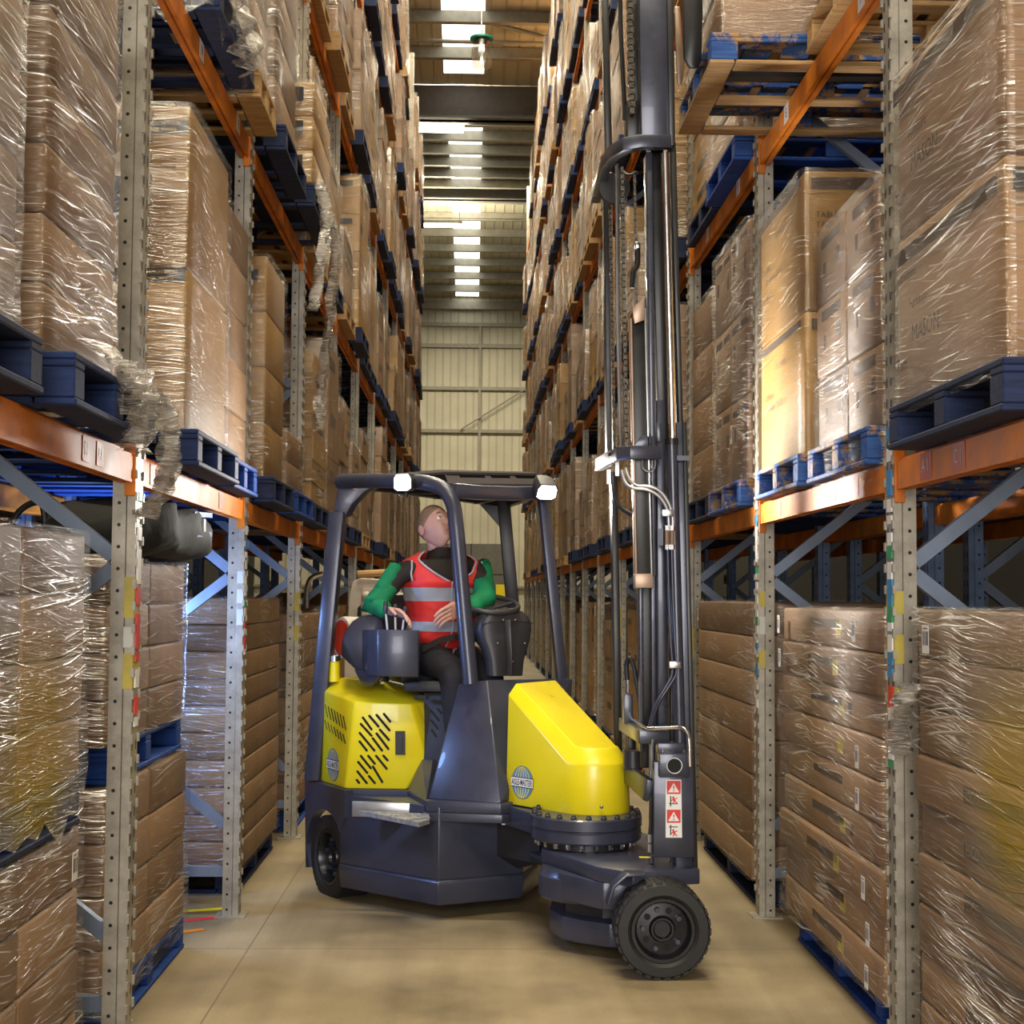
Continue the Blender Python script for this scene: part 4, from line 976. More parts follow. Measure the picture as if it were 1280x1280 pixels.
rows = [((315, 365), (355, 420)), ((305, 395), (355, 450)), ((345, 357), (388, 407)), ((379, 353), (440, 425)), ((414, 348), (443, 384)), ((300, 437), (369, 520)), ((395, 422), (437, 470)), ((299, 477), (333, 520)), ((361, 462), (405, 520)), ((379, 440), (434, 512)),
        ((305, 545), (352, 603)), ((340, 545), (371, 582)), ((377, 545), (427, 606)), ((411, 544), (431, 566)), ((293, 574), (335, 625)), ((362, 595), (406, 668)), ((289, 618), (333, 673)), ((343, 640), (371, 673)), ((286, 658), (297, 672))]
slots([(*c4p(*a), *c4p(*b)) for a, b in rows], FF, hood, 2.9)
FL = (a0, a1, t0)
rows = [((142+i*13, 312+i*4), (160+i*13, 392+i*8)) for i in range(6)]+[((140+i*15, 345+i*8), (150+i*15, 415+i*12)) for i in range(6)]
rows = [((138+14*i, 305+9*i), (150+14*i, 362+10*i)) for i in range(7)]+[((137+14*i, 378+11*i), (147+14*i, 420+11*i)) for i in range(7)]
slots([(*c4p(*a), *c4p(*b)) for a, b in rows], FL, hood, 1.2)
# latch plate
pa, n = face_pt(*c4p(491, 484), *FF); xd = (a2-a1).normalized(); ud = n.cross(xd); ud = ud if ud.z > 0 else -ud
hl = quad('latch', 'truck_plastic', pa, xd, ud, .052, .125, hood, t=.006); quad('latch_pull', 'mast_grey', pa+n*.007, xd, ud, .02, .09, hl, t=.003)
# the globe badge: blue globe, yellow meridians, white banner
def badge(px, py, f, rad, parent, xdir):
    p, n = face_pt(px, py, *f); xd = (xdir-n*xdir.dot(n)).normalized(); ud = n.cross(xd); ud = ud if ud.z > 0 else -ud
    def P_(x, y, h): return p+xd*x*rad+ud*y*rad+n*h
    N = 48
    ring = lambda r, h: [P_(r*math.cos(2*PI*i/N), r*math.sin(2*PI*i/N), h) for i in range(N)]
    g = MB().loft([ring(1.04, -.002), ring(1.04, .0015)]).build('badge', 'globe_rim', parent, smooth_a=0)
    MB().loft([ring(1., .001), ring(1., .0022)]).build('globe', 'globe_blue', g, smooth_a=0)
    m = MB()
    for kx in (-.72, -.42, -.14, .14, .42, .72):
        a, b = [], []
        for i in range(21):
            y = -1+2*i/20; w = math.sqrt(max(0, 1-y*y)); sgn = 1 if kx > 0 else -1
            a.append(P_(kx*w-.035, y*.99, .0026)); b.append(P_(kx*w+.035, y*.99, .0026))
        m.add(a+b, [(i, i+1, 21+i+1, 21+i) for i in range(20)])
    m.build('meridian', 'yellow', g, smooth_a=0, fix=False)
    bb = MB().loft([[P_(x, y, .0028) for x, y in ((-1.08, -.32), (1.08, -.32), (1.08, .32), (-1.08, .32))], [P_(x, y, .0036) for x, y in ((-1.08, -.32), (1.08, -.32), (1.08, .32), (-1.08, .32))]]).build('banner', 'ink', g, smooth_a=0)
    MB().loft([[P_(x, y, .0036) for x, y in ((-1.06, -.27), (1.06, -.27), (1.06, .27), (-1.06, .27))], [P_(x, y, .0042) for x, y in ((-1.06, -.27), (1.06, -.27), (1.06, .27), (-1.06, .27))]]).build('banner_field', 'sticker_white', g, smooth_a=0)
    tx = text('AISLE-MASTER', 1., Vector((0, 0, 0)), (1, 0, 0), (0, 1, 0), 'lettering', 'ink', None, bold=.012)
    xs = [v.co.x for v in tx.data.vertices]; ysz = [v.co.y for v in tx.data.vertices]; w = max(xs)-min(xs); hh = max(ysz)-min(ysz); mx_, my_ = (max(xs)+min(xs))/2, (max(ysz)+min(ysz))/2
    og = org(g)
    for v in tx.data.vertices: v.co = P_((v.co.x-mx_)/w*2.0, (v.co.y-my_)/hh*.40, .0048)-og
    tx.parent = g; return g
badge(*c4p(176, 587), FL, .084, hood, (a1-a0).normalized())
# right post plate and roof guard
def boxpost(pb, pt, u, v, w, d, name, mat='truck_grey', parent=TR, bevel=.008):
    u, v = Vector(u).normalized(), Vector(v).normalized(); rings = []
    for p in (pb, pt): rings.append([p-u*w/2-v*d/2, p+u*w/2-v*d/2, p+u*w/2+v*d/2, p-u*w/2+v*d/2])
    return MB().loft(rings).build(name, mat, parent, bevel=bevel)
G1b, G1t = V(391.5, 975, 8.42), V(422.5, 640, 8.36)
boxpost(G1b, G1t, P2(1, -.12), P2(.12, 1), .083, .10, 'guard_post')
ztop = V(430, 592, 8.36).z
g1, g2, g4, g3 = V(424, 600, 8.36), V(556, 602, 7.9), V(688, 612, 8.32), V(634, 634, 9.0)
# bracket plate with a round hole at the rear of the side rail
m = MB()
bp_ = [V(x, y, 8.345) for x, y in ((424, 592), (478, 592), (470, 608), (455, 615), (440, 630), (431, 646), (415, 646), (422, 612))]
m.loft([bp_, [p+P2(.03, .04) for p in bp_]]).build('gusset', 'truck_grey', TR, bevel=.004)
MB().cyl(V(444, 608, 8.34), V(444, 608, 8.335), .018, n=16).build('eye_hole', 'copper_steel', TR)
# side rail bending down into the front right post
def qarc(p, a, b, n=7): return [p+(a-p)*(1-i/(n-1))**2*1.0+(b-p)*((i/(n-1))**2) for i in range(n)]
pr = [V(424, 602, 8.34), V(470, 601, 8.18), V(520, 602, 8.0), V(543, 606, 7.93), V(557, 614, 7.88), V(566, 630, 7.85), V(570, 655, 7.83)]+[V(570+18*f, 655+200*f, 7.83-.05*f) for f in (.35, .7, 1.)]
MB().tube(pr, [.040]*7+[.040, .041, .042], n=16, sm=4).build('guard_post', 'truck_grey', TR, smooth_a=60)
# front-left and rear-left posts
boxpost(V(702, 850, 8.18), V(678, 612, 8.22), P2(1, .2), P2(-.2, 1), .056, .06, 'guard_post')
MB().tube([V(676, 620, 8.24), V(681, 618, 8.22), V(684, 626, 8.21)], .03).build('post_joint', 'truck_grey', TR)
boxpost(V(641, 760, 8.95), V(629, 622, 8.95), P2(1, 0), P2(0, 1), .075, .07, 'guard_post', 'truck_dark')
# roof: front beam, curved header with three openings, rear beam
hw = []
def rf_pt(u, v):
    """u along the front beam 0..1, v from front edge (0) back (1), bowed"""
    f = V(574, 626, 7.9)*(1-u)+V(676, 626, 8.2)*u
    b = V(552, 596, 8.45)*(1-u)+V(668, 598, 8.75)*u
    p = f*(1-v)+b*v; p.z += .03*math.sin(min(1, v)*PI*.5)-.012*(1-v)
    return p
z_hdr = MB()
front = [V(566, 613, 7.88), V(600, 616, 7.97), (V(640, 617, 8.09)), V(680, 616, 8.22)]
MB().bar([p+Z*.0 for p in front], .07, .075).build('header_beam', 'truck_grey', TR, bevel=.014)
m = MB()
T_ = lambda x, y, d: V(x, y, d)
def strip(a, b, n=8):
    out = []
    for i in range(n+1):
        f = i/n; out.append(a*(1-f)+b*f)
    return out
cov = []
F0, F1 = V(560, 607, 7.9), V(683, 608, 8.22); K0, K1 = V(548, 594.5, 8.25), V(662, 597, 8.6)
def cv(u, v): 
    p = (F0*(1-u)+F1*u)*(1-v)+(K0*(1-u)+K1*u)*v; p.z += .035*math.sin(v*PI); return p
ub = [0, .14, .40, .46, .66, .72, .98, 1]
op = {1, 3, 5}
for i in range(7):
    for j in range(5):
        v0, v1 = j/5, (j+1)/5
        if i in op and 1 <= j <= 3: continue
        m.hull([cv(u, v)+Z*dz for u in (ub[i], ub[i+1]) for v in (v0, v1) for dz in (0, .012)])
m.build('roof_panel', 'roof_matt', TR, smooth_a=30)
MB().hull([p+Z*dz for p in (cv(.02, .3)+Z*.016, cv(.98, .3)+Z*.016, K0+Z*.02, K1+Z*.02, V(430, 600, 8.4), V(634, 628, 9.02)) for dz in (0, .012)]).build('roof_plate', 'roof_matt', TR, smooth_a=0)
RB = [g1+P2(.02, .02), V(560, 600, 8.7), g3+Z*.03]
MB().bar([V(428, 602, 8.38), V(634, 628, 9.0)], .06, .06).build('rear_beam', 'truck_dark', TR, bevel=.008)
MB().bar([V(634, 628, 9.0), V(680, 612, 8.26)], .05, .06).build('side_beam', 'truck_dark', TR, bevel=.008)
for q in (.3, .55, .8): MB().bar([F0*(1-q)+F1*q+P2(.0, .1)-Z*.02, V(428, 606, 8.42)*(1-q)+V(634, 632, 9.0)*q], .03, .03).build('roof_bar', 'truck_dark', TR, smooth_a=0)
g_ = [V(x, y, 8.94) for x, y in ((596, 626), (616, 626), (632, 640), (632, 664), (626, 660))]
MB().loft([g_, [p+P2(0, .02) for p in g_]]).build('gusset', 'truck_dark', TR, smooth_a=0)
MB().cyl(V(600, 600, 8.3), V(600, 594, 8.3), .012, n=8).build('aerial_stub', 'truck_dark', TR)
# work lamps
def lamp(px, py, Y, ax, sx, sz, seed):
    c = V(px, py, Y); ax = Vector(ax).normalized(); u = ax.cross(Z).normalized(); v = u.cross(ax)
    def ring(k, h, cut=.3):
        return [c+u*x*sx*k+v*y*sz*k+ax*h for x, y in ((-1, -1+cut), (-1, .45), (-.72, 1), (.72, 1), (1, .45), (1, -1+cut), (.62, -1), (-.62, -1))]
    h = MB().loft([ring(.62, -.12), ring(.98, -.06), ring(1.0, 0), ring(1.0, .012)]).build('work_lamp', 'truck_plastic', TR, bevel=.004)
    MB().loft([ring(.86, .006), ring(.86, .0145)]).build('lens', 'lamp_glow', h, smooth_a=0)
    MB().cyl(c-ax*.05-v*sz*.3, c-ax*.07-v*sz*1.6+ax*.03, .01).build('bracket', 'truck_dark', h)
    return c, ax
LAMPS = [lamp(504, 603, 7.92, (-.30, -1, -.10), .052, .048, 1), lamp(683, 614, 8.08, (.30, -1, -.75), .060, .048, 2)]
# lever console, arm cowl, red drum, filler
t_ = [(452, 850.), (456, 787)]
def rc(px, py, Y): return V(px, py, Y)
ctop = [V(452.5, 787, 8.1), V(459, 787, 7.93), V(472, 787, 7.86), V(490, 787, 7.84), V(523, 788, 7.86), V(525, 788, 7.95), V(525, 788, 8.25), V(470, 787, 8.3)]
cbot = [V(452.5, 838, 8.1), V(459, 843, 7.93), V(472, 845, 7.86), V(490, 846, 7.84), V(523, 846.5, 7.86), V(525, 846, 7.95), V(525, 846, 8.25), V(470, 843, 8.3)]
con = MB().loft([cbot, ctop]).build('lever_console', 'truck_grey', TR, bevel=.006)
cowl = MB()
pr_ = [(426, 800), (429, 788), (437, 776), (449, 768), (458, 766.5)]
rings = []
for x, y, d in ((427, 803, 0), (431, 790, 0), (440, 777, 0), (452, 769, 0), (470, 767.5, 0), (478, 772, 0), (480, 786, 0)):
    p = V(x, y, 8.12); rings.append([p+P2(.0, -.17)*.0, p+P2(.0, .34), V(max(x, 447+.25*(x-427)), 835 if x < 440 else 838, 8.12)+P2(0, .34), V(max(x, 447+.25*(x-427)), 835 if x < 440 else 838, 8.12)])
cwl = MB().hull([p for r in rings for p in r]+[V(426, 820, 8.15), V(445, 838, 8.1)]).build('arm_cowl', 'truck_grey', TR, bevel=.015)
MB().hull([V(443, 836, 8.02), V(475, 845, 7.95), V(452, 856, 8.08), V(462, 858, 8.02), V(486, 846, 8.3), V(470, 858, 8.3), V(443, 838, 8.25)]).build('console_foot', 'truck_grey', TR, bevel=.004)
MB().cyl(V(476, 852, 8.12), V(476, 838, 8.12), .045, n=20).build('console_stem', 'truck_dark', TR)
for x, top, tx_ in ((484.5, 756, 482), (494.5, 760, 494), (503, 763, 506)):
    lv = MB().tube([V(x, 789, 7.98), V((x+tx_)/2, 776, 7.97), V(tx_, top+6, 7.96)], .0055).build('lever', 'sticker_white', TR)
    MB().lathe([(.009, -.01), (.013, .02), (.012, .05), (.006, .058)], V(tx_, top+9, 7.96), Z, n=12).build('lever_knob', 'truck_plastic', lv)
dr = V(427, 797, 8.62)
dm = MB().lathe([(.10, 0), (.115, .0), (.12, .03), (.11, .25)], dr+P2(.0, .0), P2(.75, .45), n=32).build('gas_bottle', 'cream', TR)
MB().lathe([(.001, -.004), (.099, -.004), (.099, .004), (.001, .004)], dr, P2(.75, .45), n=32).build('bottle_end', 'red_paint', dm)
fl = MB().cyl(V(418, 852, 8.38), V(418, 827, 8.38), .03, n=20).build('filler_neck', 'yellow', TR)
MB().lathe([(.031, 0), (.034, .004), (.034, .03), (.028, .036), (.012, .038)], V(418, 827, 8.38), Z, n=20).build('filler_cap', 'chrome', fl)
MB().cyl(V(519, 871, 8.05), V(534, 872, 7.98), .012, n=10).build('hood_catch', 'truck_plastic', TR)
# vent panel below the seat, seat box
sp_ = [V(530, 866, 8.12), V(575, 866, 8.05), V(560, 960, 8.0), V(530, 955, 8.05)]
vp = MB().loft([sp_, [p+P2(.1, .3) for p in sp_]]).build('seat_box', 'truck_dark', TR, smooth_a=0)
slots([(*c4p(635+i*2, 332+i*46), *c4p(672-i*6, 378+i*38)) for i in range(3)]+[(*c4p(668, 325), *c4p(684, 345))], (sp_[0], sp_[1], sp_[3]), vp, 2.6)
MB().hull([V(505, 852, 8.05), V(575, 850, 7.98), V(505, 864, 8.05), V(572, 866, 7.98), V(575, 850, 8.5), V(510, 850, 8.6), V(575, 864, 8.5), V(510, 864, 8.6)]).build('seat_pan', 'truck_plastic', TR, bevel=.012)
ST_ = MB().hull([Vector((x, y, z)) for x, y in ((-.38, 8.18), (.02, 8.38), (-.18, 8.78), (-.5, 8.6)) for z in (1.13, 1.21)]).build('seat', 'truck_plastic', TR, bevel=.03)
MB().hull([Vector((x, y, z)) for x, y in ((-.5, 8.62), (-.16, 8.8), (-.2, 8.88), (-.54, 8.70)) for z in (1.18, 1.62)]).build('seat_back', 'truck_plastic', TR, bevel=.04)
# step cavity wall
w_ = [VZ(510, 988, zl+.001), VZ(533, 999, zl+.001), V(541, 950, 8.0), V(527, 948, 8.08)]
MB().loft([w_, [p+P2(.08, .25) for p in w_]]).build('step_side_panel', 'truck_grey', TR, smooth_a=0)
# front cowl
cb = [VZ(535, 999, zl), VZ(626, 1004, zl), P2(.19, 7.72), P2(.42, 8.3), P2(.1, 8.4), P2(-.2, 8.1)]
ct = [V(573, 855, 7.9), V(609, 850, 7.82), V(640, 849.5, 7.92), V(716, 848, 8.16), V(700, 850, 8.42), V(590, 853, 8.25)]
cbz = [Vector((p.x, p.y, zl)) for p in cb]
MB().hull(cbz[:3]+[Vector((.5, 8.12, zl)), Vector((.45, 8.4, zl)), Vector((0, 8.4, zl))]+ct).build('front_cowl', 'truck_grey', TR, bevel=.008)
# steering column housing
col = []
prof = [(845, 615, 656), (825, 613, 658), (812, 609, 662), (800, 603, 666.5), (788, 600, 668.5), (778, 601, 668), (770, 605, 664), (764, 612, 656), (761.5, 620, 648)]
for y, xa, xb in prof:
    a, b = V(xa, y, 7.92), V(xb, y, 8.04); c_ = (a+b)/2; h_ = (b-a)*.5; dp = P2(-.45, .89)*(.10 if y > 800 else .13); ring = []
    for i in range(24):
        t = 2*PI*i/24; ca, sa = math.cos(t), math.sin(t); e = .62
        ring.append(c_+h_*math.copysign(abs(ca)**e, ca)+dp*(math.copysign(abs(sa)**e, sa)*.6+.5))
    col.append(ring)
sc_ = MB().loft(col).build('steering_column', 'truck_plastic', TR, smooth_a=60)
seam = [(V(xa+1, y, 7.87)) for y, xa, xb in prof[3:8]]
for x, y in ((622, 804), (656, 804), (641, 827), (629, 775), (644, 775)): MB().ball(V(x, y, 7.875+(x-620)*.0022), .0055, n=8, m=6).build('screw', 'steel', sc_)
MB().bar([V(637, 845, 7.885), V(637, 815, 7.872), V(635.5, 790, 7.862), V(635, 775, 7.875)], .03, .012, up=(-.3, -1, 0)).build('centre_rib', 'truck_plastic', sc_, bevel=.003)
MB().tube([V(602, 783, 7.91), V(607, 779.5, 7.885), V(620, 777.6, 7.865), V(640, 777.2, 7.9), V(660, 778, 7.975), V(667, 780, 8.03)], .0022, n=5, sm=3).build('seam', 'slot_black', sc_)
# steering wheel
wc = V(611, 755, 8.02); ax_ = Vector((.1, -.28, 1)).normalized(); ua = ax_.cross(Vector((0, 1, 0))).normalized(); va = ua.cross(ax_)
sw = MB().tube([wc+ua*math.cos(2*PI*i/36)*.155+va*math.sin(2*PI*i/36)*.155 for i in range(37)], .0145, n=10).build('steering_wheel', 'truck_plastic', TR, smooth_a=60)
m = MB()
for t in (.5, 2.6, 4.7): m.tube([wc-ax_*.03, wc+(ua*math.cos(t)+va*math.sin(t))*.15], .011)
m.cyl(wc-ax_*.1, wc-ax_*.015, .03, .04); m.build('wheel_spoke', 'truck_plastic', sw)
# yellow nose over the articulation
pc = P2(.592, 7.385); rp_ = .18
R0 = VZ(632, 1003, .58); R0.z = 0
dirn = P2(.45, 7.28)-R0; dirn.z = 0; dirn.normalize()
def noseplan(k, z, back=0., n=14):
    """k: inset"""
    pts = []
    nl = Vector((dirn.y, -dirn.x, 0)); c = pc
    pts.append(R0+dirn*back-nl*k)
    a0_ = math.atan2(nl.y, nl.x)
    r = rp_-k
    for i in range(n+1):
        a = a0_+(i/n)*PI*1.0
        pts.append(c+Vector((math.cos(a), math.sin(a), 0))*r)
    pts.append(Vector((.50, 7.98, 0))-Vector((k, 0, 0)))
    return [Vector((p.x, p.y, z)) for p in pts]
base = noseplan(0, .575); up = noseplan(0, 0)
# heights: the side wall rises from the round front to the cowl
bk_lo, bk_hi = V(630, 868, 7.63).z, V(640, 853, 7.72).z
ft_lo = V(745, 957, 7.2).z; ft_hi = V(745, 936, 7.24).z
Lmax = (pc-R0).dot(dirn)
def ht(p, lo, hi):
    f = max(0, min(1, (Vector((p.x, p.y, 0))-R0).dot(dirn)/(Lmax-.05))); return lo*(1-f)+hi*f
w0 = base; w1 = [Vector((p.x, p.y, ht(p, bk_lo, ft_lo)))-(pc-Vector((p.x, p.y, 0)))*-.06 for p in base]
w1 = [Vector((p.x, p.y, ht(p, bk_lo, ft_lo))) for p in noseplan(.012, 0)]
w2 = [Vector((p.x, p.y, ht(p, bk_hi, ft_hi))) for p in noseplan(.062, 0)]
nose = MB().loft([w0, w1, w2]).build('nose_cover', 'yellow', TR, bevel=.006, smooth_a=25)
nf = (w0[0], w0[1], w1[0])
badge(653, 978, nf, .078, nose, dirn)
p_, n_ = face_pt(634.5, 995, *nf); MB().ball(p_, .006, n=8, m=6).build('screw', 'steel', nose); MB().ball(VZ(760, 1013, .62)+P2(-.02, .12), .009, n=8, m=6).build('screw', 'steel', nose)
# sloping deck skirt and slewing ring under the nose
nk = [VZ(628, 1005, .57), VZ(669, 1014, .57), P2(.40, 7.1), P2(.60, 7.55), P2(.45, 8.1), P2(.2, 7.9)]
MB().hull([Vector((p.x, p.y, z)) for p in nk for z in (.47, .569)]).build('neck', 'truck_grey', TR, bevel=.006)
d_ = quad('caution_sticker', 'sticker_white', VZ(630.5, 1018, .52)+P2(-.0, -.0), (1, -.1, 0), Z, .026, .1, TR, t=.002)
d_.location = d_.location+P2(0, -.012)
pc = P2(.552, 7.30)
rg = MB().lathe([(.05, .46), (.256, .46), (.262, .468), (.262, .508), (.256, .514), (.256, .518), (.265, .524), (.265, .57), (.258, .577), (.05, .577)], pc, Z, n=64).build('slewing_ring', 'truck_grey', TR)
for i in range(22):
    a = 2*PI*i/22+.12; p = pc+Vector((math.cos(a), math.sin(a), 0))*.247
    MB().lathe([(.014, .575), (.014, .586), (.010, .590), (.009, .597), (.003, .600)], p, Z, n=8).build('bolt', 'truck_plastic', rg)
for i in range(12):
    a = PI+PI*i/11; p = pc+Vector((math.cos(a), math.sin(a), 0))*.235
    MB().cyl((p.x, p.y, .435), (p.x, p.y, .46), .011, n=8).build('ring_bolt', 'chrome', rg)
MB().cyl((pc.x, pc.y, .3), (pc.x, pc.y, .462), .2, n=40).build('pivot', 'truck_dark', TR)
# underbody links in the shadow between chassis and ring
MB().hull([Vector((x, y, z)) for x, y in ((.1, 7.78), (.34, 7.5), (.5, 7.75), (.3, 8.3)) for z in (.30, .47)]+[Vector((.2, 7.9, .2))]).build('underframe', 'truck_dark', TR)
MB().cyl((.32, 7.55, .33), (.40, 7.35, .33), .03).build('steer_ram', 'truck_dark', TR)
# ------------------------------------------------------------------ front axle unit and mast (part of the truck)
def vb(xb0, xb1, yb, xt0, xt1, yt, Y0, Y1, name, mat, parent=TR, bevel=.003, **kw):
    """upright member seen from the camera side: edges xb0..xb1 at image row yb and xt0..xt1 at row yt, front at distance Y0, back at Y1"""
    f = [V(xb0, yb, Y0), V(xb1, yb, Y0), V(xt1, yt, Y0), V(xt0, yt, Y0)]
    return MB().loft([f, [p+P2(0, Y1-Y0) for p in f]]).build(name, mat, parent, bevel=bevel, **kw)
NY, FY = 6.75, 7.6
# axle plate
zp = .425
pp = [VZ(684, 1066, zp), VZ(690, 1060, zp), P2(.45, 7.3), P2(.9, 7.62), P2(1.02, 7.62), V(864, 1074, NY-.07), V(792, 1080, NY-.13)]
pp = [P2(.335, 7.20), P2(.36, 7.45), P2(.55, 7.62), P2(1.0, 7.66), P2(1.0, 6.66), P2(.70, 6.58), P2(.56, 6.72)]
MB().prism(pp, .36, .425).build('axle_plate', 'truck_grey', TR, bevel=.006)
q = quad('caution_sticker', 'sticker_yellow', V(806, 1072.5, 6.7), (1, 0, 0), (0, 1, 0), .05, .03, TR, t=.001); q.location.z += .003
# axle housing: half drum and box below it
MB().lathe([(.05, .225), (.232, .225), (.24, .235), (.24, .325), (.232, .335), (.225, .3599), (.05, .3599)], (.56, 7.12, 0), Z, n=48).build('axle_housing', 'truck_grey', TR)
MB().hull([Vector((x, y, z)) for x, y in ((.40, 6.95), (.58, 6.70), (.84, 6.70), (.84, 7.5), (.45, 7.5)) for z in (.24, .3595)]).build('axle_housing', 'truck_grey', TR, bevel=.008)
MB().hull([Vector((x, y, z)) for x, y in ((.37, 7.12), (.42, 6.96), (.50, 6.88), (.62, 6.80), (.80, 6.80), (.80, 7.4), (.40, 7.4)) for z in (.055, .16)]).build('axle_beam', 'truck_grey', TR, bevel=.008)
MB().hull([Vector((x, y, z)) for x, y in ((.44, 7.05), (.60, 6.92), (.80, 6.92), (.80, 7.3), (.44, 7.3)) for z in (.15, .25)]).build('axle_web', 'truck_dark', TR)
wheel('front_wheel', (.815, 6.44, .204), (0, -1, 0), .203, .19, TR, n=30, lugs=5)
wheel('front_wheel', (.815, 7.92, .204), (0, 1, 0), .203, .19, TR, n=30, lugs=5)
MB().cyl((.815, 6.62, .204), (.815, 7.74, .204), .06).build('axle', 'truck_dark', TR)
# fender folded over the wheel
fe = [V(759, 1130, 6.56), V(766, 1106, 6.56), V(782, 1092, 6.56), V(806, 1092, 6.56)]
MB().bar(fe, .10, .014, up=(-.7, 0, .7)).build('fender', 'truck_grey', TR, bevel=.003)
# mast, near side
vb(845, 872, 1092, 845, 858.5, 528, NY-.02, NY+.13, 'outer_channel', 'mast_grey')
vb(838, 846, 1080, 838, 846, 560, NY+.07, NY+.13, 'outer_channel_web', 'mast_black')
vb(867, 872.5, 1088, 853.5, 858.5, 527, NY-.045, NY-.019, 'outer_flange', 'mast_black')
pn = vb(817, 868, 1072, 817, 866, 952, NY-.09, NY-.021, 'side_plate', 'mast_grey', bevel=.004)
# the warning sticker
def sp(px, py): return V(px, py, NY-.09)
sc0 = [sp(832, 1047), sp(852.5, 1047), sp(851.5, 974.5), sp(832, 974.5)]
nY = P2(0, -1)
sk = MB().loft([[p for p in sc0], [p+nY*.002 for p in sc0]]).build('warning_sticker', 'sticker_white', pn, smooth_a=0)
def flat(name, mat, px, parent, h):
    ps = [sp(x, y)+nY*h for x, y in px]; MB().add(ps, [tuple(range(len(ps)))]).build(name, mat, parent, smooth_a=0, fix=False)
for y0 in (976, 1012):
    flat('red_field', 'sticker_red', ((833.5, y0), (850.7, y0), (850.7, y0+16.5), (833.5, y0+16.5)), sk, .0026)
    flat('warning_triangle', 'sticker_white', ((842, y0+2.5), (849, y0+14.3), (835, y0+14.3)), sk, .0032)
    flat('exclamation_mark', 'sticker_red', ((841.2, y0+6), (843, y0+6), (842.5, y0+10.8), (841.6, y0+10.8)), sk, .0038)
    flat('exclamation_mark', 'sticker_red', ((841.3, y0+11.6), (842.9, y0+11.6), (842.9, y0+13.2), (841.3, y0+13.2)), sk, .0038)
for y0, up_ in ((994, 1), (1030, 0)):
    flat('mast_pictogram', 'ink', ((837.5, y0+1), (839, y0+1), (839, y0+14), (837.5, y0+14)), sk, .0028)
    yf = y0+10 if up_ else y0+3
    flat('mast_pictogram', 'ink', ((836, yf), (847, yf), (847, yf+1.1), (836, yf+1.1)), sk, .0028)
    yb_ = y0+1.0 if up_ else y0+6
    flat('figure_pictogram', 'sticker_red', [(841.5+1.5*math.cos(2*PI*i/10), yb_+1.8+1.5*math.sin(2*PI*i/10)) for i in range(10)], sk, .003)
    for pts in (((840.6, yb_+3.2), (843.4, yb_+3.0), (844.6, yb_+6.6), (841.8, yb_+7.2)), ((843, yb_+3.2), (846.6, yb_+1.8), (847, yb_+2.8), (843.6, yb_+4.4)), ((840.8, yb_+3.4), (838.6, yb_+5.6), (839.2, yb_+6.3), (841.4, yb_+5.0)),
                ((841.8, yb_+6.8), (843.4, yb_+6.8), (841.4, yb_+9.6), (840.2, yb_+9.2)), ((843, yb_+6.6), (844.8, yb_+6.4), (847, yb_+8.6), (846, yb_+9.4))): flat('figure_pictogram', 'sticker_red', pts, sk, .0033)
# block with the round hole
bk_ = vb(824, 862, 972, 824, 861, 942, NY-.13, NY-.02, 'valve_block', 'mast_grey', bevel=.005)
vb(822, 857, 942, 822, 856, 929, NY-.10, NY+.02, 'valve_block_top', 'mast_grey', bevel=.004)
c_ = V(843, 957, NY-.13)
MB().lathe([(.024, .002), (.034, .002), (.036, .006), (.036, -.004), (.03, -.02), (.024, -.02)], c_, (0, -1, 0), n=32).build('port_ring', 'steel', bk_)
MB().cyl(c_+P2(0, -.001), c_+P2(0, -.003), .031, n=32).build('port_hole', 'slot_black', bk_)
for x in (828, 855): MB().cyl(V(x, 942, NY-.10), V(x, 937, NY-.10), .008, n=10).build('bolt', 'chrome', bk_)
# chrome hand rail
MB().tube([V(786, 897, 7.15), V(797, 904, 6.95), V(808, 910.5, 6.72), V(812, 911, 6.68), V(846, 909.5, 6.64), V(855, 911, 6.62), V(860, 918, 6.61), V(861.5, 930, 6.6), V(862.5, 958, 6.6)], .0095, n=10, sm=5).build('hand_rail', 'chrome', TR, smooth_a=60)
# lower cross members
def xmember(pxs, hpx, thick, name, mat='mast_grey'):
    pts = [V(x, y, Y) for x, y, Y in pxs]; h = hpx*NY/1900
    return MB().bar(pts, thick, h).build(name, mat, TR, bevel=.004, smooth_a=30)
xmember(((836, 921, NY-.02), (803, 921, NY-.03), (796, 916, 6.86), (778, 905, 7.3)), 17, .035, 'lower_cross_member')
xmember(((815, 989, NY-.02), (810, 987, NY-.02), (797, 977, 7.0), (779, 961, 7.4)), 27, .03, 'lower_cross_member')
vb(812, 818, 1080, 812, 818, 905, NY+.02, NY+.05, 'tie_rod', 'mast_grey')
vb(785, 795, 970, 785, 795, 900, 7.3, 7.4, 'far_foot', 'mast_black')
# inner rails low
vb(801, 819, 960, 798.5, 818, 560, NY+.20, NY+.22, 'inner_rail_web', 'mast_black')
vb(800, 805, 940, 798, 803, 560, NY+.15, NY+.26, 'inner_rail', 'mast_grey')
vb(815, 821, 940, 813, 819, 560, NY+.12, NY+.26, 'inner_rail', 'mast_grey')
vb(823, 836, 930, 821, 832, 500, NY+.06, NY+.16, 'middle_channel', 'mast_grey')
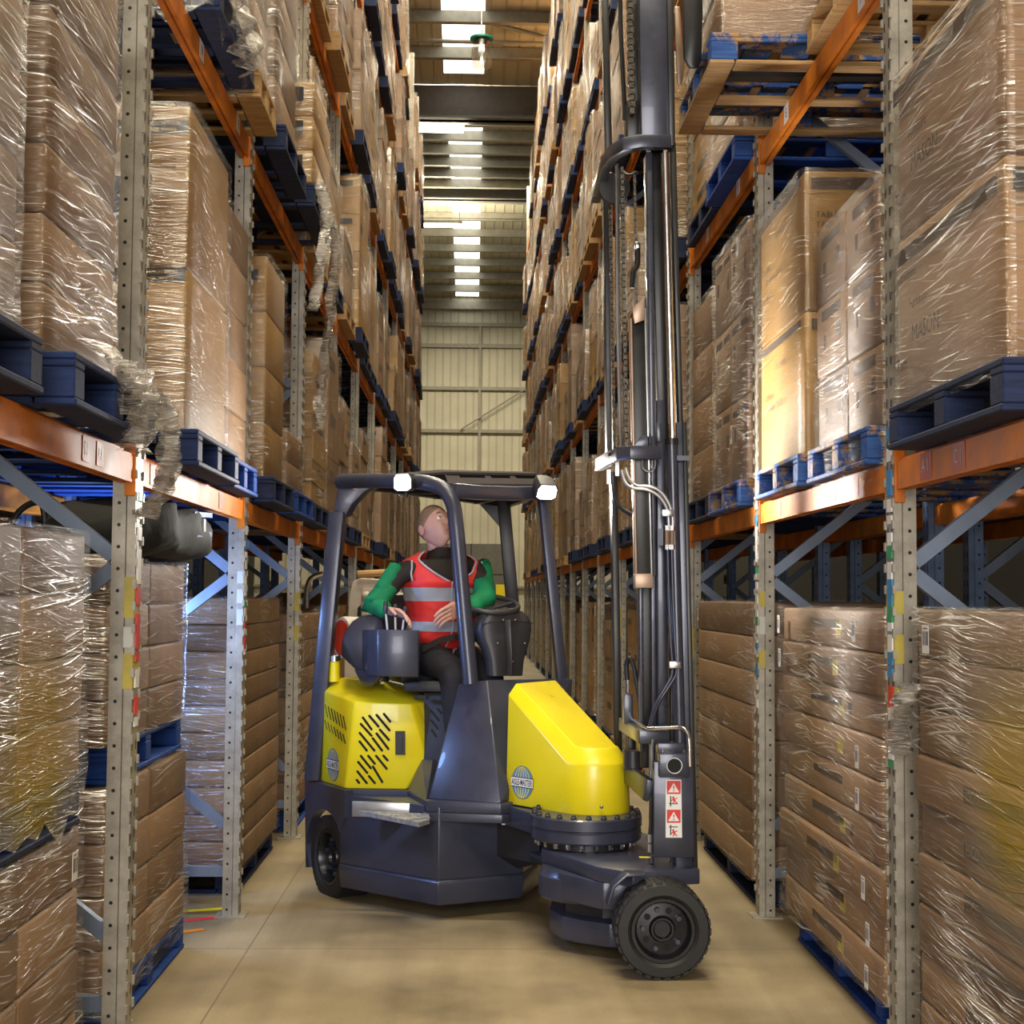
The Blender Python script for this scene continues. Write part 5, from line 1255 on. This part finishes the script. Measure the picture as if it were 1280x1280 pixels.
# hanging inner plate with bright edges
vb(796, 815, 735, 790, 806, 398, NY-.00, NY+.05, 'carriage_plate', 'mast_black')
vb(794, 797, 720, 787.5, 790.3, 398, NY-.02, NY+.05, 'carriage_edge', 'copper_steel')
vb(813.5, 816.3, 720, 805, 808, 385, NY-.02, NY+.05, 'carriage_edge', 'steel')
vb(794, 817, 735, 793.6, 816.4, 717, NY-.03, NY+.04, 'end_block', 'copper_steel')
vb(816, 821, 720, 808, 815.5, 190, NY+.02, NY+.14, 'middle_flange', 'mast_grey')
vb(824, 838, 560, 813, 829, 175, NY+.08, NY+.14, 'middle_web', 'mast_black')
vb(849, 854.5, 545, 838, 845, 178, NY-.0, NY+.1, 'middle_channel', 'mast_black')
# upper stage above the cross member
vb(802, 837, 178, 799, 834, -25, NY+.0, NY+.12, 'upper_channel', 'mast_grey')
vb(837, 844, 182, 833.5, 842, -25, NY-.02, NY+.12, 'upper_channel', 'mast_black')
vb(795, 803, 175, 788, 798, -25, NY+.16, NY+.22, 'upper_rail', 'mast_black')
vb(784, 803, 172, 784, 803, 125, NY+.15, NY+.3, 'chain_anchor', 'mast_black')
# cross members of the middle stage
xmember(((838, 178, NY-.02), (800, 178, NY-.03), (783, 182, NY-.02), (768, 190, 6.88), (757, 204, 7.1), (744, 247, 7.62)), 17, .05, 'upper_cross_member')
m = MB()
xmember(((826, 566, NY-.04), (790, 566, NY-.05), (776, 567, 6.76), (766, 571, 6.95), (749, 581, 7.5)), 17, .04, 'middle_cross_member')
MB().hull([V(792, 558, NY-.02), V(801, 545, NY-.02), V(816, 545, NY-.02), V(816, 558, NY-.02), V(792, 558, NY+.05), V(801, 545, NY+.05), V(816, 545, NY+.05), V(816, 558, NY+.05)]).build('cross_member_lug', 'mast_grey', TR, bevel=.002)
MB().tube([V(803, 575, NY-.02), V(803, 584, NY-.02), V(809, 589, NY-.02), V(816, 588, NY-.02), V(819, 580, NY-.02), V(818, 574, NY-.02)], .006, sm=3).build('hose_hook', 'steel', TR)
for x, y in ((762, 568), (748, 580)): MB().cyl(V(x, y, 6.93+(762-x)*.04), V(x, y, 6.9+(762-x)*.04), .008, n=8).build('bolt', 'slot_black', TR)
# lift cylinder and rod
MB().cyl(V(850, 934, NY-.04), V(839.5, 551, NY-.04), .026, n=24).build('lift_cylinder', 'mast_grey', TR)
MB().cyl(V(839.7, 556, NY-.04), V(839.5, 548, NY-.04), .029, n=24).build('cylinder_collar', 'mast_black', TR)
MB().cyl(V(840.5, 550, NY-.04), V(831, 192, NY-.04), .0185, n=24).build('piston_rod', 'chrome', TR)
MB().box(*[f(V(846, 577, NY-.05)[i], V(860, 571, NY-.05)[i]) for i in (0,) for f in (min, max)], NY-.06, NY-.03, V(846, 577, NY).z, V(846, 571, NY).z).build('cylinder_clip', 'mast_grey', TR)
vb(821.5, 828, 552, 820.5, 826.5, 528, NY-.05, NY-.02, 'stop_plate', 'mast_grey')
# chains and pipes
def chain(x0, y0, x1, y1, Y, w, name='chain'):
    m = MB(); a, b = V(x0, y0, Y), V(x1, y1, Y); n = int((b-a).length/.028); d = (b-a).normalized(); s = d.cross(P2(0, 1)).normalized()
    for i in range(n):
        c = a+(b-a)*((i+.5)/n); k = w*.5 if i % 2 else w*.36
        m.hull([c+d*u*.017+s*v*k+P2(0, t) for u in (-1, 1) for v in (-1, 1) for t in (-.012, .012)])
    return m.build(name, 'chain', TR, smooth_a=0)
chain(786.5, -20, 790, 142, NY+.1, .03); chain(771.5, 206, 776.5, 566, 7.0, .016); chain(777.5, 210, 783, 556, 6.95, .018); chain(762, 240, 768, 566, 7.4, .015); chain(793, 215, 796, 400, 6.98, .012)
MB().tube([V(775, -20, 7.05), V(776, 40, 7.05), V(781, 140, 7.0), V(781, 150, 7.0)], .011).build('hose', 'hose', TR)
MB().tube([V(771, 206, 6.96), V(772, 400, 6.96), V(775.5, 540, 6.96), V(777, 566, 6.95)], .009).build('pipe', 'steel', TR)
vb(759, 768, 572, 754.5, 763, 215, FY-.02, FY+.1, 'far_channel', 'mast_black')
vb(766, 770, 572, 761.5, 765, 215, FY-.08, FY, 'far_channel', 'copper_steel')
vb(770, 779, 1000, 764, 772, 590, FY+.02, FY+.12, 'far_channel', 'mast_black')
vb(758, 766, 210, 752, 760, -25, FY+.02, FY+.1, 'far_channel', 'mast_black')
MB().lathe([(.012, -.02), (.075, -.02), (.075, -.014), (.06, -.008), (.06, .008), (.075, .014), (.075, .02), (.012, .02)], V(768, 236, 7.3), (0, -1, 0), n=28).build('chain_pulley', 'mast_black', TR)
MB().tube([V(776, 212, 7.1), V(785, 219, 7.05), V(797, 216, 6.95)], .008, sm=4).build('hose', 'hose', TR)
MB().hull([V(x, y, Y) for x, y in ((790, 385), (806, 372), (806, 400), (793, 405)) for Y in (NY-.04, NY+.04)]).build('plate_bracket', 'copper_steel', TR, bevel=.003)
MB().tube([V(790, 360, 6.95), V(792, 340, 6.95), V(797, 330, 6.95), V(797, 305, 6.95)], .012, sm=4).build('hose', 'hose', TR)
vb(795, 800, 310, 794, 799, 302, 6.9, 6.95, 'fitting', 'chrome')
# hoses of the lower mast
hp = []
for dx in (0, 5):
    MB().tube([V(777+dx, 588-dx*.6, NY-.02), V(781+dx, 602-dx, NY-.04), V(790+dx, 610-dx*.6, NY-.06), V(808+dx*.5, 612-dx*.8, NY-.07), V(822+dx*.6, 619-dx, NY-.07), V(832+dx*.8, 632-dx*.5, NY-.065), V(835.5+dx, 646, NY-.06), V(836+dx, 662, NY-.06)], .0085, n=8, sm=4).build('hose', 'steel', TR, smooth_a=60)
    MB().tube([V(834.5+dx, 684, NY-.06), V(836+dx, 740, NY-.06), V(838.5+dx, 800, NY-.06), V(840.5+dx, 838, NY-.06), V(836+dx*.8, 852, NY-.06), V(824+dx*.6, 872, NY-.06), V(817+dx*.5, 888, NY-.05), V(812+dx*.4, 908, NY-.03)], .0075, n=8, sm=4).build('hose', 'truck_grey', TR, smooth_a=60)
    MB().cyl(V(834+dx*1.3, 686, NY-.06), V(834+dx*1.3, 658, NY-.06), .0115, n=8).build('hose_coupling', 'copper_steel', TR)
    for y in (660, 684): MB().cyl(V(834+dx*1.3, y+3, NY-.06), V(834+dx*1.3, y-3, NY-.06), .0135, n=6).build('coupling_nut', 'chrome', TR)
MB().tube([V(766, 590, 6.98), V(767, 612, 6.98), V(771, 628, 6.96), V(780, 638, 6.93), V(793, 645, 6.86)], .011, sm=4).build('hose', 'hose', TR, smooth_a=60)
for x, y in ((761, 596), (771.5, 586)):
    MB().hull([V(x+a, y+b, Y) for a in (-2.4, 2.4) for b in (-9, 9) for Y in (6.9, 6.91)]).build('bracket_tab', 'steel', TR)
for x, y in ((835, 641), (844, 831)):
    MB().hull([V(x+a, y+b, Y) for a in (-7.5, 7.5) for b in (-4.5, 4.5) for Y in (NY-.085, NY-.03)]).build('hose_clamp', 'chrome', TR, bevel=.003)
MB().hull([V(x, y, Y) for x, y in ((822, 661), (829, 661), (829, 682), (822, 682)) for Y in (NY-.06, NY)]).build('coupling_plate', 'mast_grey', TR)
# ram and fitting left of the mast
vb(780, 792, 905, 780, 791, 868, 7.05, 7.12, 'tilt_ram', 'mast_grey')
MB().cyl(V(784, 866, 7.04), V(784, 850, 7.04), .011, n=10).build('fitting', 'chrome', TR)
MB().tube([V(784, 850, 7.04), V(783, 832, 7.04), V(786, 823, 7.03), V(791, 829, 7.02), V(795, 850, 7.0), V(799, 872, 6.98), V(802, 900, 6.95)], .0115, sm=4).build('hose', 'hose', TR, smooth_a=60)
MB().tube([V(814.5, 1000, 6.68), V(813.5, 1030, 6.68), V(812, 1045, 6.68)], .008).build('hose', 'hose', TR)
for y in (1048, 1060): MB().cyl(V(812, y+5, 6.68), V(812, y-5, 6.68), .011, n=8).build('fitting', 'steel', TR)
MB().cyl(V(815, 962, 6.66), V(815, 950, 6.66), .011, n=8).build('fitting', 'chrome', TR)
MB().tube([V(815, 955, 6.67), V(815, 935, 6.68), V(816, 925, 6.7)], .007).build('pipe', 'steel', TR)
MB().cyl(V(791, 962, 7.15), V(791, 938, 7.15), .045, n=20).build('accumulator', 'truck_plastic', TR)
# fork carriage and forks in the rack
MB().hull([V(x, y, Y) for x, y in ((853, -30), (879, -30), (877, 74), (871, 86), (862, 86), (854, 74)) for Y in (6.85, 6.93)]).build('fork_carriage', 'mast_black', TR, bevel=.01)
MB().hull([V(x, y, Y) for x, y in ((843, 8), (850, 8), (856, 82), (852, 106), (846, 104)) for Y in (7.3, 7.38)]).build('side_shift_arm', 'copper_steel', TR, bevel=.006)
for yy in (6.86, 7.24):
    MB().hull([Vector((x, yy+dy, z)) for dy in (0, .07) for x, z in ((1.04, FP[3]+.045), (2.1, FP[3]+.06), (2.1, FP[3]+.065), (1.04, FP[3]+.085))]).build('fork', 'mast_black', TR)

# ------------------------------------------------------------------ the driver
PS = thing('person', (-.2, 8.35, 1.21), 'driver in a red hi-vis vest over a green and black jacket, looking up', 'person')
def skin_mesh(verts, edges, root, sub=2):
    me = bpy.data.meshes.new('sk'); me.from_pydata([tuple(v[0]) for v in verts], edges, [])
    o = bpy.data.objects.new('sk', me); COL.objects.link(o)
    md = o.modifiers.new('s', 'SKIN'); md.use_smooth_shade = True
    sk = me.skin_vertices[0].data
    for i, v in enumerate(verts): r = v[1]; sk[i].radius = r if isinstance(r, tuple) else (r, r)
    sk[root].use_root = True
    s2 = o.modifiers.new('u', 'SUBSURF'); s2.levels = sub; s2.render_levels = sub
    dg = bpy.context.evaluated_depsgraph_get(); dg.update()
    m2 = bpy.data.meshes.new_from_object(o.evaluated_get(dg)); bpy.data.objects.remove(o)
    vs = [v.co.copy() for v in m2.vertices]; fs = [tuple(p.vertices) for p in m2.polygons]; return vs, fs
FW = Vector((.45, -.893, 0)); LF = Vector((.893, .45, 0))           # the way his body faces; his left
pel = Vector((-.20, 8.42, 1.29)); 
shR = V(503, 712, 8.13); shL = V(596, 708, 8.32)
chest = V(553, 722, 8.27); belly = V(556, 780, 8.33); nb = V(551, 698, 8.27); nk_ = V(546, 684, 8.26)
elR = V(469, 757, 8.10); wrR = V(488, 764, 8.0)
elL = V(607, 750, 8.08); wrL = V(578, 762, 7.94)
hipR = pel-LF*.1; hipL = pel+LF*.1
knR = V(566, 838, 7.98); anR = V(572, 925, 8.02); knL = V(612, 840, 8.12); anL = V(616, 925, 8.15)
HC = V(543.5, 659, 8.22)                                              # head centre
hf = Vector((.62, -.66, .42)).normalized(); hl = Z.cross(hf).normalized()*1; hl = hf.cross(Z).normalized()*-1; hu = hl.cross(hf)*-1
hu = hf.cross(hl) if hf.cross(hl).z > 0 else hl.cross(hf)
# body: one continuous skinned figure
vs_ = [(pel, (.14, .12)), (belly, (.145, .11)), (chest, (.16, .11)), (nb, .07), (nk_, .056), (HC-hu*.03-hf*.01, .06),
       (shR, .05), (elR, .040), (wrR, .029), (shL, .05), (elL, .040), (wrL, .029),
       (hipR, .10), (knR, .066), (anR, .045), (hipL, .10), (knL, .066), (anL, .045), (anR+FW*.17-Z*.04, .035), (anL+FW*.17-Z*.04, .035)]
ed = [(0, 1), (1, 2), (2, 3), (3, 4), (4, 5), (2, 6), (6, 7), (7, 8), (2, 9), (9, 10), (10, 11), (0, 12), (12, 13), (13, 14), (0, 15), (15, 16), (16, 17), (14, 18), (17, 19)]
bv, bf = skin_mesh(vs_, ed, 0)
pm = MB(); pm.add(bv, bf)
# head: an ellipsoid pushed into a face
def head_pt(th, ph):
    # th from crown 0 to chin PI, ph around: 0 is the face, positive towards his left
    x, y, z = math.sin(th)*math.cos(ph), math.sin(th)*math.sin(ph), math.cos(th)
    f = x*.101 if x > 0 else x*.103; s = y*.076; u = z*.122
    if z < 0:                                       # jaw narrows, chin forward
        k = -z; s *= 1-.32*k*k; f = f*(1-.10*k)+.018*k
        if x < 0: f *= 1-.25*k
    if x > 0:                                       # flatten the face front
        f = min(f, .094+.01*(z > .3))
        g = math.exp(-((y)/.16)**2)
        f += .026*g*math.exp(-((z+.16)/.10)**2)+.012*g*math.exp(-((z-.02)/.16)**2)          # nose, bridge
        f += .008*math.exp(-((z-.24)/.09)**2)*math.exp(-((abs(y)-.34)/.3)**2)                 # brow
        f -= .012*math.exp(-((z-.08)/.10)**2)*math.exp(-((abs(y)-.40)/.15)**2)                # eye sockets
        f += .007*math.exp(-((z+.50)/.07)**2)*math.exp(-(y/.22)**2)                           # lips
        f -= .006*math.exp(-((z+.62)/.06)**2)*math.exp(-(y/.3)**2)
        f += .012*math.exp(-((z+.84)/.13)**2)*math.exp(-(y/.35)**2)                           # chin
        s += .004*math.copysign(1, y)*math.exp(-((z+.1)/.2)**2)*(abs(y) > .4)
    return HC+hf*f+hl*s+hu*u
NTH, NPH = 44, 56
hv = [[head_pt(max(.001, PI*i/NTH), 2*PI*j/NPH) for j in range(NPH)] for i in range(NTH+1)]
pm.loft(hv)
# ears
for sd in (-1, 1):
    ec = HC+hl*sd*.074-hf*.012-hu*.012; rings = []
    for k in range(5):
        ro = (.0, .7, 1., .8, .35)[k]; out_ = (-.006, .002, .010, .016, .012)[k]; ring = []
        for i in range(14):
            a = 2*PI*i/14; ring.append(ec+hl*sd*out_-hf*(.006+.012*max(0, out_*60)*.5)+hu*math.sin(a)*.031*max(.2, ro)+hf*math.cos(a)*.018*max(.2, ro))
        rings.append(ring)
    pm.loft(rings)
# hands: palm plus five bent fingers
def hand(w, palmd, side, curl, fl):
    """w wrist, palmd along the palm, side towards the thumb, curl palm normal to which fingers bend"""
    palmd = palmd.normalized(); side = (side-palmd*side.dot(palmd)).normalized(); dn = curl.normalized()
    rings = []
    for t, ww, hh in ((-.02, .027, .021), (.01, .031, .018), (.045, .042, .016), (.08, .044, .014), (.092, .040, .010)):
        rings.append([w+palmd*t+side*math.cos(2*PI*i/14)*ww+dn*math.sin(2*PI*i/14)*hh for i in range(14)])
    pm.loft(rings)
    for k, (o, l) in enumerate(((.032, .072), (.011, .080), (-.011, .075), (-.031, .058))):
        p0 = w+palmd*.07+side*o; b = fl[k]
        d1 = (palmd*math.cos(b)+dn*math.sin(b)); d2 = (palmd*math.cos(b*2.1)+dn*math.sin(b*2.1)); d3 = (palmd*math.cos(b*3)+dn*math.sin(b*3))
        p1 = p0+palmd*.018; p2 = p1+d1*l*.48; p3 = p2+d2*l*.34; p4 = p3+d3*l*.28
        pm.tube([p0, p1, p2, p3, p4, p4+d3*.004], [.0095, .0098, .0092, .0085, .0068, .002], n=10, sm=3)
    p0 = w+palmd*.02+side*.024; d = (palmd*.6+side*.7+dn*.35).normalized(); p1 = p0+d*.035; d2 = (palmd*.8+side*.1+dn*.6).normalized()
    pm.tube([p0, p0+d*.015, p1, p1+d2*.03, p1+d2*.05, p1+d2*.054], [.013, .0125, .011, .0095, .007, .002], n=10, sm=3)
hand(wrR, Vector((.62, -.55, -.12)), Vector((-.5, -.5, .5)), Vector((.1, -.35, -.92)), (.42, .46, .5, .55))
hand(wrL, Vector((-.75, -.5, -.18)), Vector((.1, -.1, 1)), Vector((-.3, .4, -.6)), (.38, .42, .46, .5))
hb_ = pm.build('body', ['skin', 'stubble'], PS, smooth_a=180)
# short stubble hair as material on the skull: hair cap a little over the skull
m = MB(); n0 = 22; rows = []
for i in range(n0):
    row = []
    for j in range(NPH):
        ph = 2*PI*j/NPH; c_ = math.cos(ph); lim = .88+1.15*(.5-.5*c_)**.75 + .05*math.cos(3*ph)
        th = max(.001, lim*i/(n0-1)); p = head_pt(th, ph); row.append(p+(p-HC).normalized()*(.0035 if i < n0-1 else -.002))
    rows.append(row)
m.loft(rows); m.build('hair', 'stubble', PS, smooth_a=180)
for sd in (-1, 1):
    ec = HC+hf*.079+hl*sd*.031+hu*.013
    e_ = MB().ball(ec, .0135, n=16, m=12).build('eye', 'eye_white', PS, smooth_a=180)
    gd = (hf+hu*.25+hl*.0).normalized(); MB().lathe([(.0001, .0142), (.0062, .0133), (.0066, .0115)], ec, gd, n=16).build('iris', 'iris', e_, smooth_a=180)
    MB().tube([ec+hf*.008+hu*.0125+hl*k*.0052*3+(-hf)*abs(k*sd > 0)*.003 for k in (-1, -.33, .33, 1)], [.002, .0042, .004, .0015], n=6, sm=3).build('eyelid', 'skin', PS, smooth_a=180)
    MB().tube([ec+hf*.016+hu*(.026+.003*(1-k*k))+hl*k*.018-hf*.006*k*k for k in (-1, -.4, .4, 1)], [.0015, .0032, .003, .0012], n=6, sm=3).build('eyebrow', 'stubble', PS, smooth_a=180)
MB().tube([HC+hf*(.099-.012*abs(k))-hu*.061+hl*k*.022 for k in (-1, -.5, 0, .5, 1)], [.001, .0042, .0048, .0042, .001], n=8, sm=3).build('mouth', 'lip', PS, smooth_a=180)
for sd in (-1, 1): MB().ball(HC+hf*.112-hu*.031+hl*sd*.008, .004, n=8, m=6).build('nostril', 'lip', PS)
# jacket: black body and upper arms, green sleeves
def cloth(name, mat, parent, verts, edges, root=0, wr=.006):
    v, f = skin_mesh(verts, edges, root, 2); m = MB()
    m.add([p+Vector((mnoise.noise(p*14), mnoise.noise(p*14+Vector((9, 0, 0))), mnoise.noise(p*14+Vector((0, 9, 0)))))*wr+Vector((0, 0, mnoise.noise(p*30)))*wr*.5 for p in v], f)
    return m.build(name, mat, parent, smooth_a=180)
jk = cloth('jacket', 'black_cloth', PS, [(pel+Z*.05, (.17, .14)), (belly, (.17, .13)), (chest, (.165, .115)), (nb, .08), (nk_-Z*.0, .072), (shR, .06), (shR*.25+elR*.75, .062), (shL, .06), (shL*.25+elL*.75, .062)], [(0, 1), (1, 2), (2, 3), (3, 4), (2, 5), (5, 6), (2, 7), (7, 8)])
def lerp(a, b, t): return a*(1-t)+b*t
for sh, el, wr_, o in ((shR, elR, wrR, -1), (shL, elL, wrL, 1)):
    cloth('sleeve', 'green_cloth', jk, [(lerp(sh, el, .35)+LF*o*.012, .06), (lerp(sh, el, .7)+LF*o*.008, .064), (el, .066), (lerp(el, wr_, .5), .056), (lerp(el, wr_, .95), .044)], [(0, 1), (1, 2), (2, 3), (3, 4)], 1, .012)
    MB().tube([sh+LF*o*.028+Z*.022, sh+LF*o*.042+Z*.0, lerp(sh, el, .3)+LF*o*.03, lerp(sh, el, .6)+LF*o*.02], [.03, .042, .048, .05], n=14, sm=4).build('shoulder_panel', 'green_cloth', jk, smooth_a=180)
# collar
rings = []
for z_, r_ in ((-.005, .082), (.03, .077), (.055, .073)):
    rings.append([nb+Vector((0, 0, z_))+FW*.0+(LF*math.cos(2*PI*i/24)*r_+FW*math.sin(2*PI*i/24)*r_*.95)+hf*.15*z_ for i in range(24)])
MB().loft(rings, cap=False).build('collar', 'black_cloth', jk, smooth_a=180)
# vest: rings round the torso, open in a V at the neck, silver bands
ax = [(pel+Z*.03, .192, .165), (lerp(pel, belly, .55), .196, .16), (belly, .198, .155), (lerp(belly, chest, .5), .205, .155), (chest-Z*.03, .222, .175), (chest+Z*.025, .225, .17), (lerp(chest, nb, .75)+Z*.01, .205, .135), (nb+Z*.03, .11, .10)]
rows = []; NV = 64
def ringat(t):
    i = min(int(t), len(ax)-2); f = t-i; c0 = lerp(ax[i][0], ax[i+1][0], f); a = ax[i][1]*(1-f)+ax[i+1][1]*f; b = ax[i][2]*(1-f)+ax[i+1][2]*f
    r = []
    for k in range(NV):
        an = 2*PI*k/NV; e = .8; ca, sa = math.cos(an), math.sin(an)
        p = c0+LF*math.copysign(abs(ca)**e, ca)*a+FW*math.copysign(abs(sa)**e, sa)*b
        w = .007*mnoise.noise(Vector((ca*3, sa*3, t*1.6)))+.004*mnoise.noise(Vector((ca*7, sa*7, t*4)))
        p += (p-c0).normalized()*w; r.append(p)
    return r
NT = 56; T1 = 7.
m = MB(); vt = [ringat(T1*i/NT) for i in range(NT+1)]; m.v = [p for r in vt for p in r]
lapL, lapR = {}, {}
for i in range(NT):
    t = T1*(i+.5)/NT
    for k in range(NV):
        an = 2*PI*(k+.5)/NV; da = an-PI/2-.08
        if t > 4.15:                               # V opening
            if abs(da) < .05+(t-4.15)*.42: continue
        if t > 4.3 and (abs(math.sin(an)) < .36 and t < 5.8): continue      # arm holes
        mi = 1 if (1.55 < t-.12*math.cos(an)*0 < 2.15 or 3.0 < t < 3.75) else 0
        m.f.append((i*NV+k, i*NV+(k+1) % NV, (i+1)*NV+(k+1) % NV, (i+1)*NV+k)); m.m.append(mi)
vest = m.build('hi_vis_vest', ['vest_red', 'reflective'], PS, smooth_a=180)
sol = vest.modifiers.new('t', 'SOLIDIFY'); sol.thickness = .005; sol.offset = 1
def vp_(t, an, k=.008):
    r = ringat(min(T1, t)); f = (an/(2*PI)*NV) % NV; i = int(f); p = lerp(r[i], r[(i+1) % NV], f-i); return p+(p-chest).normalized()*k
for sg in (-1, 1):
    MB().tube([vp_(t, PI/2+.08+sg*(.05+(t-4.15)*.42)) for t in (4.15, 4.6, 5.0, 5.5, 6.0, 6.5, 6.95)], .0055, n=6, sm=4).build('piping', 'reflective', vest, smooth_a=180)
    MB().tube([vp_(t, (PI if sg < 0 else 0)+(-sg)*-1*0+(PI*0)+(.44)*(1 if sg > 0 else -1), .02) for t in (4.2, 4.8, 5.3, 5.9)], .0055, n=6, sm=4).build('piping', 'reflective', vest, smooth_a=180)
MB().tube([vp_(t, PI/2+.08) for t in (0.05, 1., 2., 3., 4.15)], .004, n=6, sm=4).build('zip', 'reflective', vest, smooth_a=180)
# lap belt
MB().bar([V(528, 812, 8.12), V(548, 801, 8.08), V(568, 796, 8.06), V(590, 797, 8.12), V(605, 803, 8.2)], .006, .03).build('lap_belt', 'black_cloth', PS)
tr = cloth('trousers', 'navy_cloth', PS, [(pel-Z*.01, (.165, .14)), (hipR, .118), (lerp(hipR, knR, .5), .098), (knR, .083), (lerp(knR, anR, .5), .074), (anR, .068), (hipL, .118), (lerp(hipL, knL, .5), .098), (knL, .083), (lerp(knL, anL, .5), .074), (anL, .068)], [(0, 1), (1, 2), (2, 3), (3, 4), (4, 5), (0, 6), (6, 7), (7, 8), (8, 9), (9, 10)])
for an_ in (anR, anL): MB().hull([an_+FW*a+LF*b+Z*c for a, b, c in ((-.08, .04, -.05), (-.08, -.04, -.05), (.2, .045, -.05), (.2, -.045, -.05), (.2, .035, -.01), (.2, -.035, -.01), (-.07, .035, .06), (-.07, -.035, .06), (.05, .035, .06), (.05, -.035, .06))]).build('boot', 'black_cloth', PS, bevel=.015)

# ------------------------------------------------------------------ a parked white machine further down the aisle
PM = thing('pallet_truck', (-.75, 12.2, 0), 'cream ride-on pallet truck parked in the aisle behind the driver', 'pallet truck')
Yp = 12.2
sh_ = [(433, 800), (436, 745), (440, 727), (449, 722.5), (470, 724), (492, 724), (492, 800)]
f_ = [V(x, y, Yp) for x, y in sh_]
hole = MB().loft([f_, [p+P2(.1, .35) for p in f_]]).build('cover', 'cream', PM, bevel=.015)
MB().hull([V(x, y, Y) for x, y in ((446, 790), (447, 760), (451, 756), (452, 790)) for Y in (Yp-.01, Yp-.03)]).build('grip_opening', 'slot_black', hole)
fr = [V(x, y, Yp-.05) for x, y in ((452, 735), (495, 735), (495, 800), (452, 800))]
MB().loft([fr, [p+P2(0, .04) for p in fr]]).build('mast_panel', 'cream', PM, bevel=.01)
for x, y in ((458, 745), (466, 748)): MB().ball(V(x, y, Yp-.06), .04).build('dial', 'cream', PM)
MB().box(-1.02, -.3, Yp-.0, Yp+.9, .06, 1.3).build('chassis', 'cream', PM, bevel=.03)
MB().box(-1.0, -.32, Yp+.9, Yp+1.7, .05, .12).build('fork', 'truck_dark', PM)
MB().cyl((-.66, Yp+.4, .1), (-.54, Yp+.4, .1), .099, n=20).build('wheel', 'rubber', PM)
MB().tube([V(447, 718, Yp-.05), V(486, 716, Yp-.05)], .03).build('handle', 'raw_wood', PM)
MB().tube([V(383, 760, 11.4), V(384, 735, 11.4), V(390, 722, 11.4), V(404, 717, 11.4)], .02, sm=4).build('guard_rail', 'chrome', PM)

# ------------------------------------------------------------------ light and camera
def area(name, loc, rot, sx, sy, power, col):
    l = bpy.data.lights.new(name, 'AREA'); l.shape = 'RECTANGLE'; l.size = sx; l.size_y = sy; l.energy = power; l.color = col
    o = bpy.data.objects.new(name, l); COL.objects.link(o); o.location = loc; o.rotation_euler = rot; return o
WARM = (1., .885, .65)
for y, p in ((-1, 700), (5.5, 800), (12, 900), (19, 800), (27, 600), (33, 480), (42, 520), (55, 950)):
    area('aisle_tube_lamp', (.15, y, 13.3), (0, 0, 0), 6.5, .4, p, WARM)
for y, p in ((24, 70), (37.0, 260), (49.8, 320)): area('roof_fill', (-1., y, 13.1), (PI, 0, 0), 1.6, .3, p, WARM)  # unseen fills added under the roof to brighten it
# added frontal fill, unseen behind the camera at the open end of the hall
area('front_fill', (-.4, -5.5, 2.9), (math.radians(84), 0, math.radians(-2)), 4.2, 4.4, 640, (1., .96, .92))
l = bpy.data.lights.new('rack_blue_glow', 'POINT'); l.energy = 42; l.color = (.28, .48, 1.); l.shadow_soft_size = .12  # unseen blue source added inside the rack for the blue glow
o = bpy.data.objects.new('rack_blue_glow', l); COL.objects.link(o); o.location = (-1.7, 7.33, 1.5)
for (c, a), d, e, sz in ((LAMPS[0], (-.45, -1, .05), 80, 130), (LAMPS[1], (.62, -.75, .22), 330, 105)):
    l = bpy.data.lights.new('work_lamp_beam', 'SPOT'); l.energy = e; l.spot_size = math.radians(sz); l.spot_blend = 1.; l.shadow_soft_size = .07; l.color = (1, .94, .86)
    o = bpy.data.objects.new('work_lamp_beam', l); COL.objects.link(o); o.location = c+Vector(d).normalized()*.06; o.rotation_euler = Vector(d).to_track_quat('-Z', 'Y').to_euler()
w = bpy.data.worlds.new('World'); SC.world = w; w.use_nodes = True
w.node_tree.nodes['Background'].inputs[0].default_value = (1., .86, .66, 1); w.node_tree.nodes['Background'].inputs[1].default_value = .22
cam = bpy.data.cameras.new('Camera'); cam.sensor_width = 36; cam.sensor_fit = 'HORIZONTAL'; cam.lens = FPX/1280*36; cam.clip_end = 200
co = bpy.data.objects.new('Camera', cam); COL.objects.link(co)
mw = Matrix((CR, CU, -CW)).transposed().to_4x4(); mw.translation = ORI; co.matrix_world = mw; SC.camera = co
vs = SC.view_settings; vs.view_transform = 'Standard'; vs.look = 'None'; vs.exposure = 0.4; vs.gamma = 1.0; vs.use_curve_mapping = False
cy = SC.cycles; cy.max_bounces = 7; cy.diffuse_bounces = 4; cy.glossy_bounces = 3; cy.transmission_bounces = 4; cy.transparent_max_bounces = 12
cy.caustics_reflective = False; cy.caustics_refractive = False; cy.sample_clamp_indirect = 6.; cy.use_denoising = True; cy.use_light_tree = True
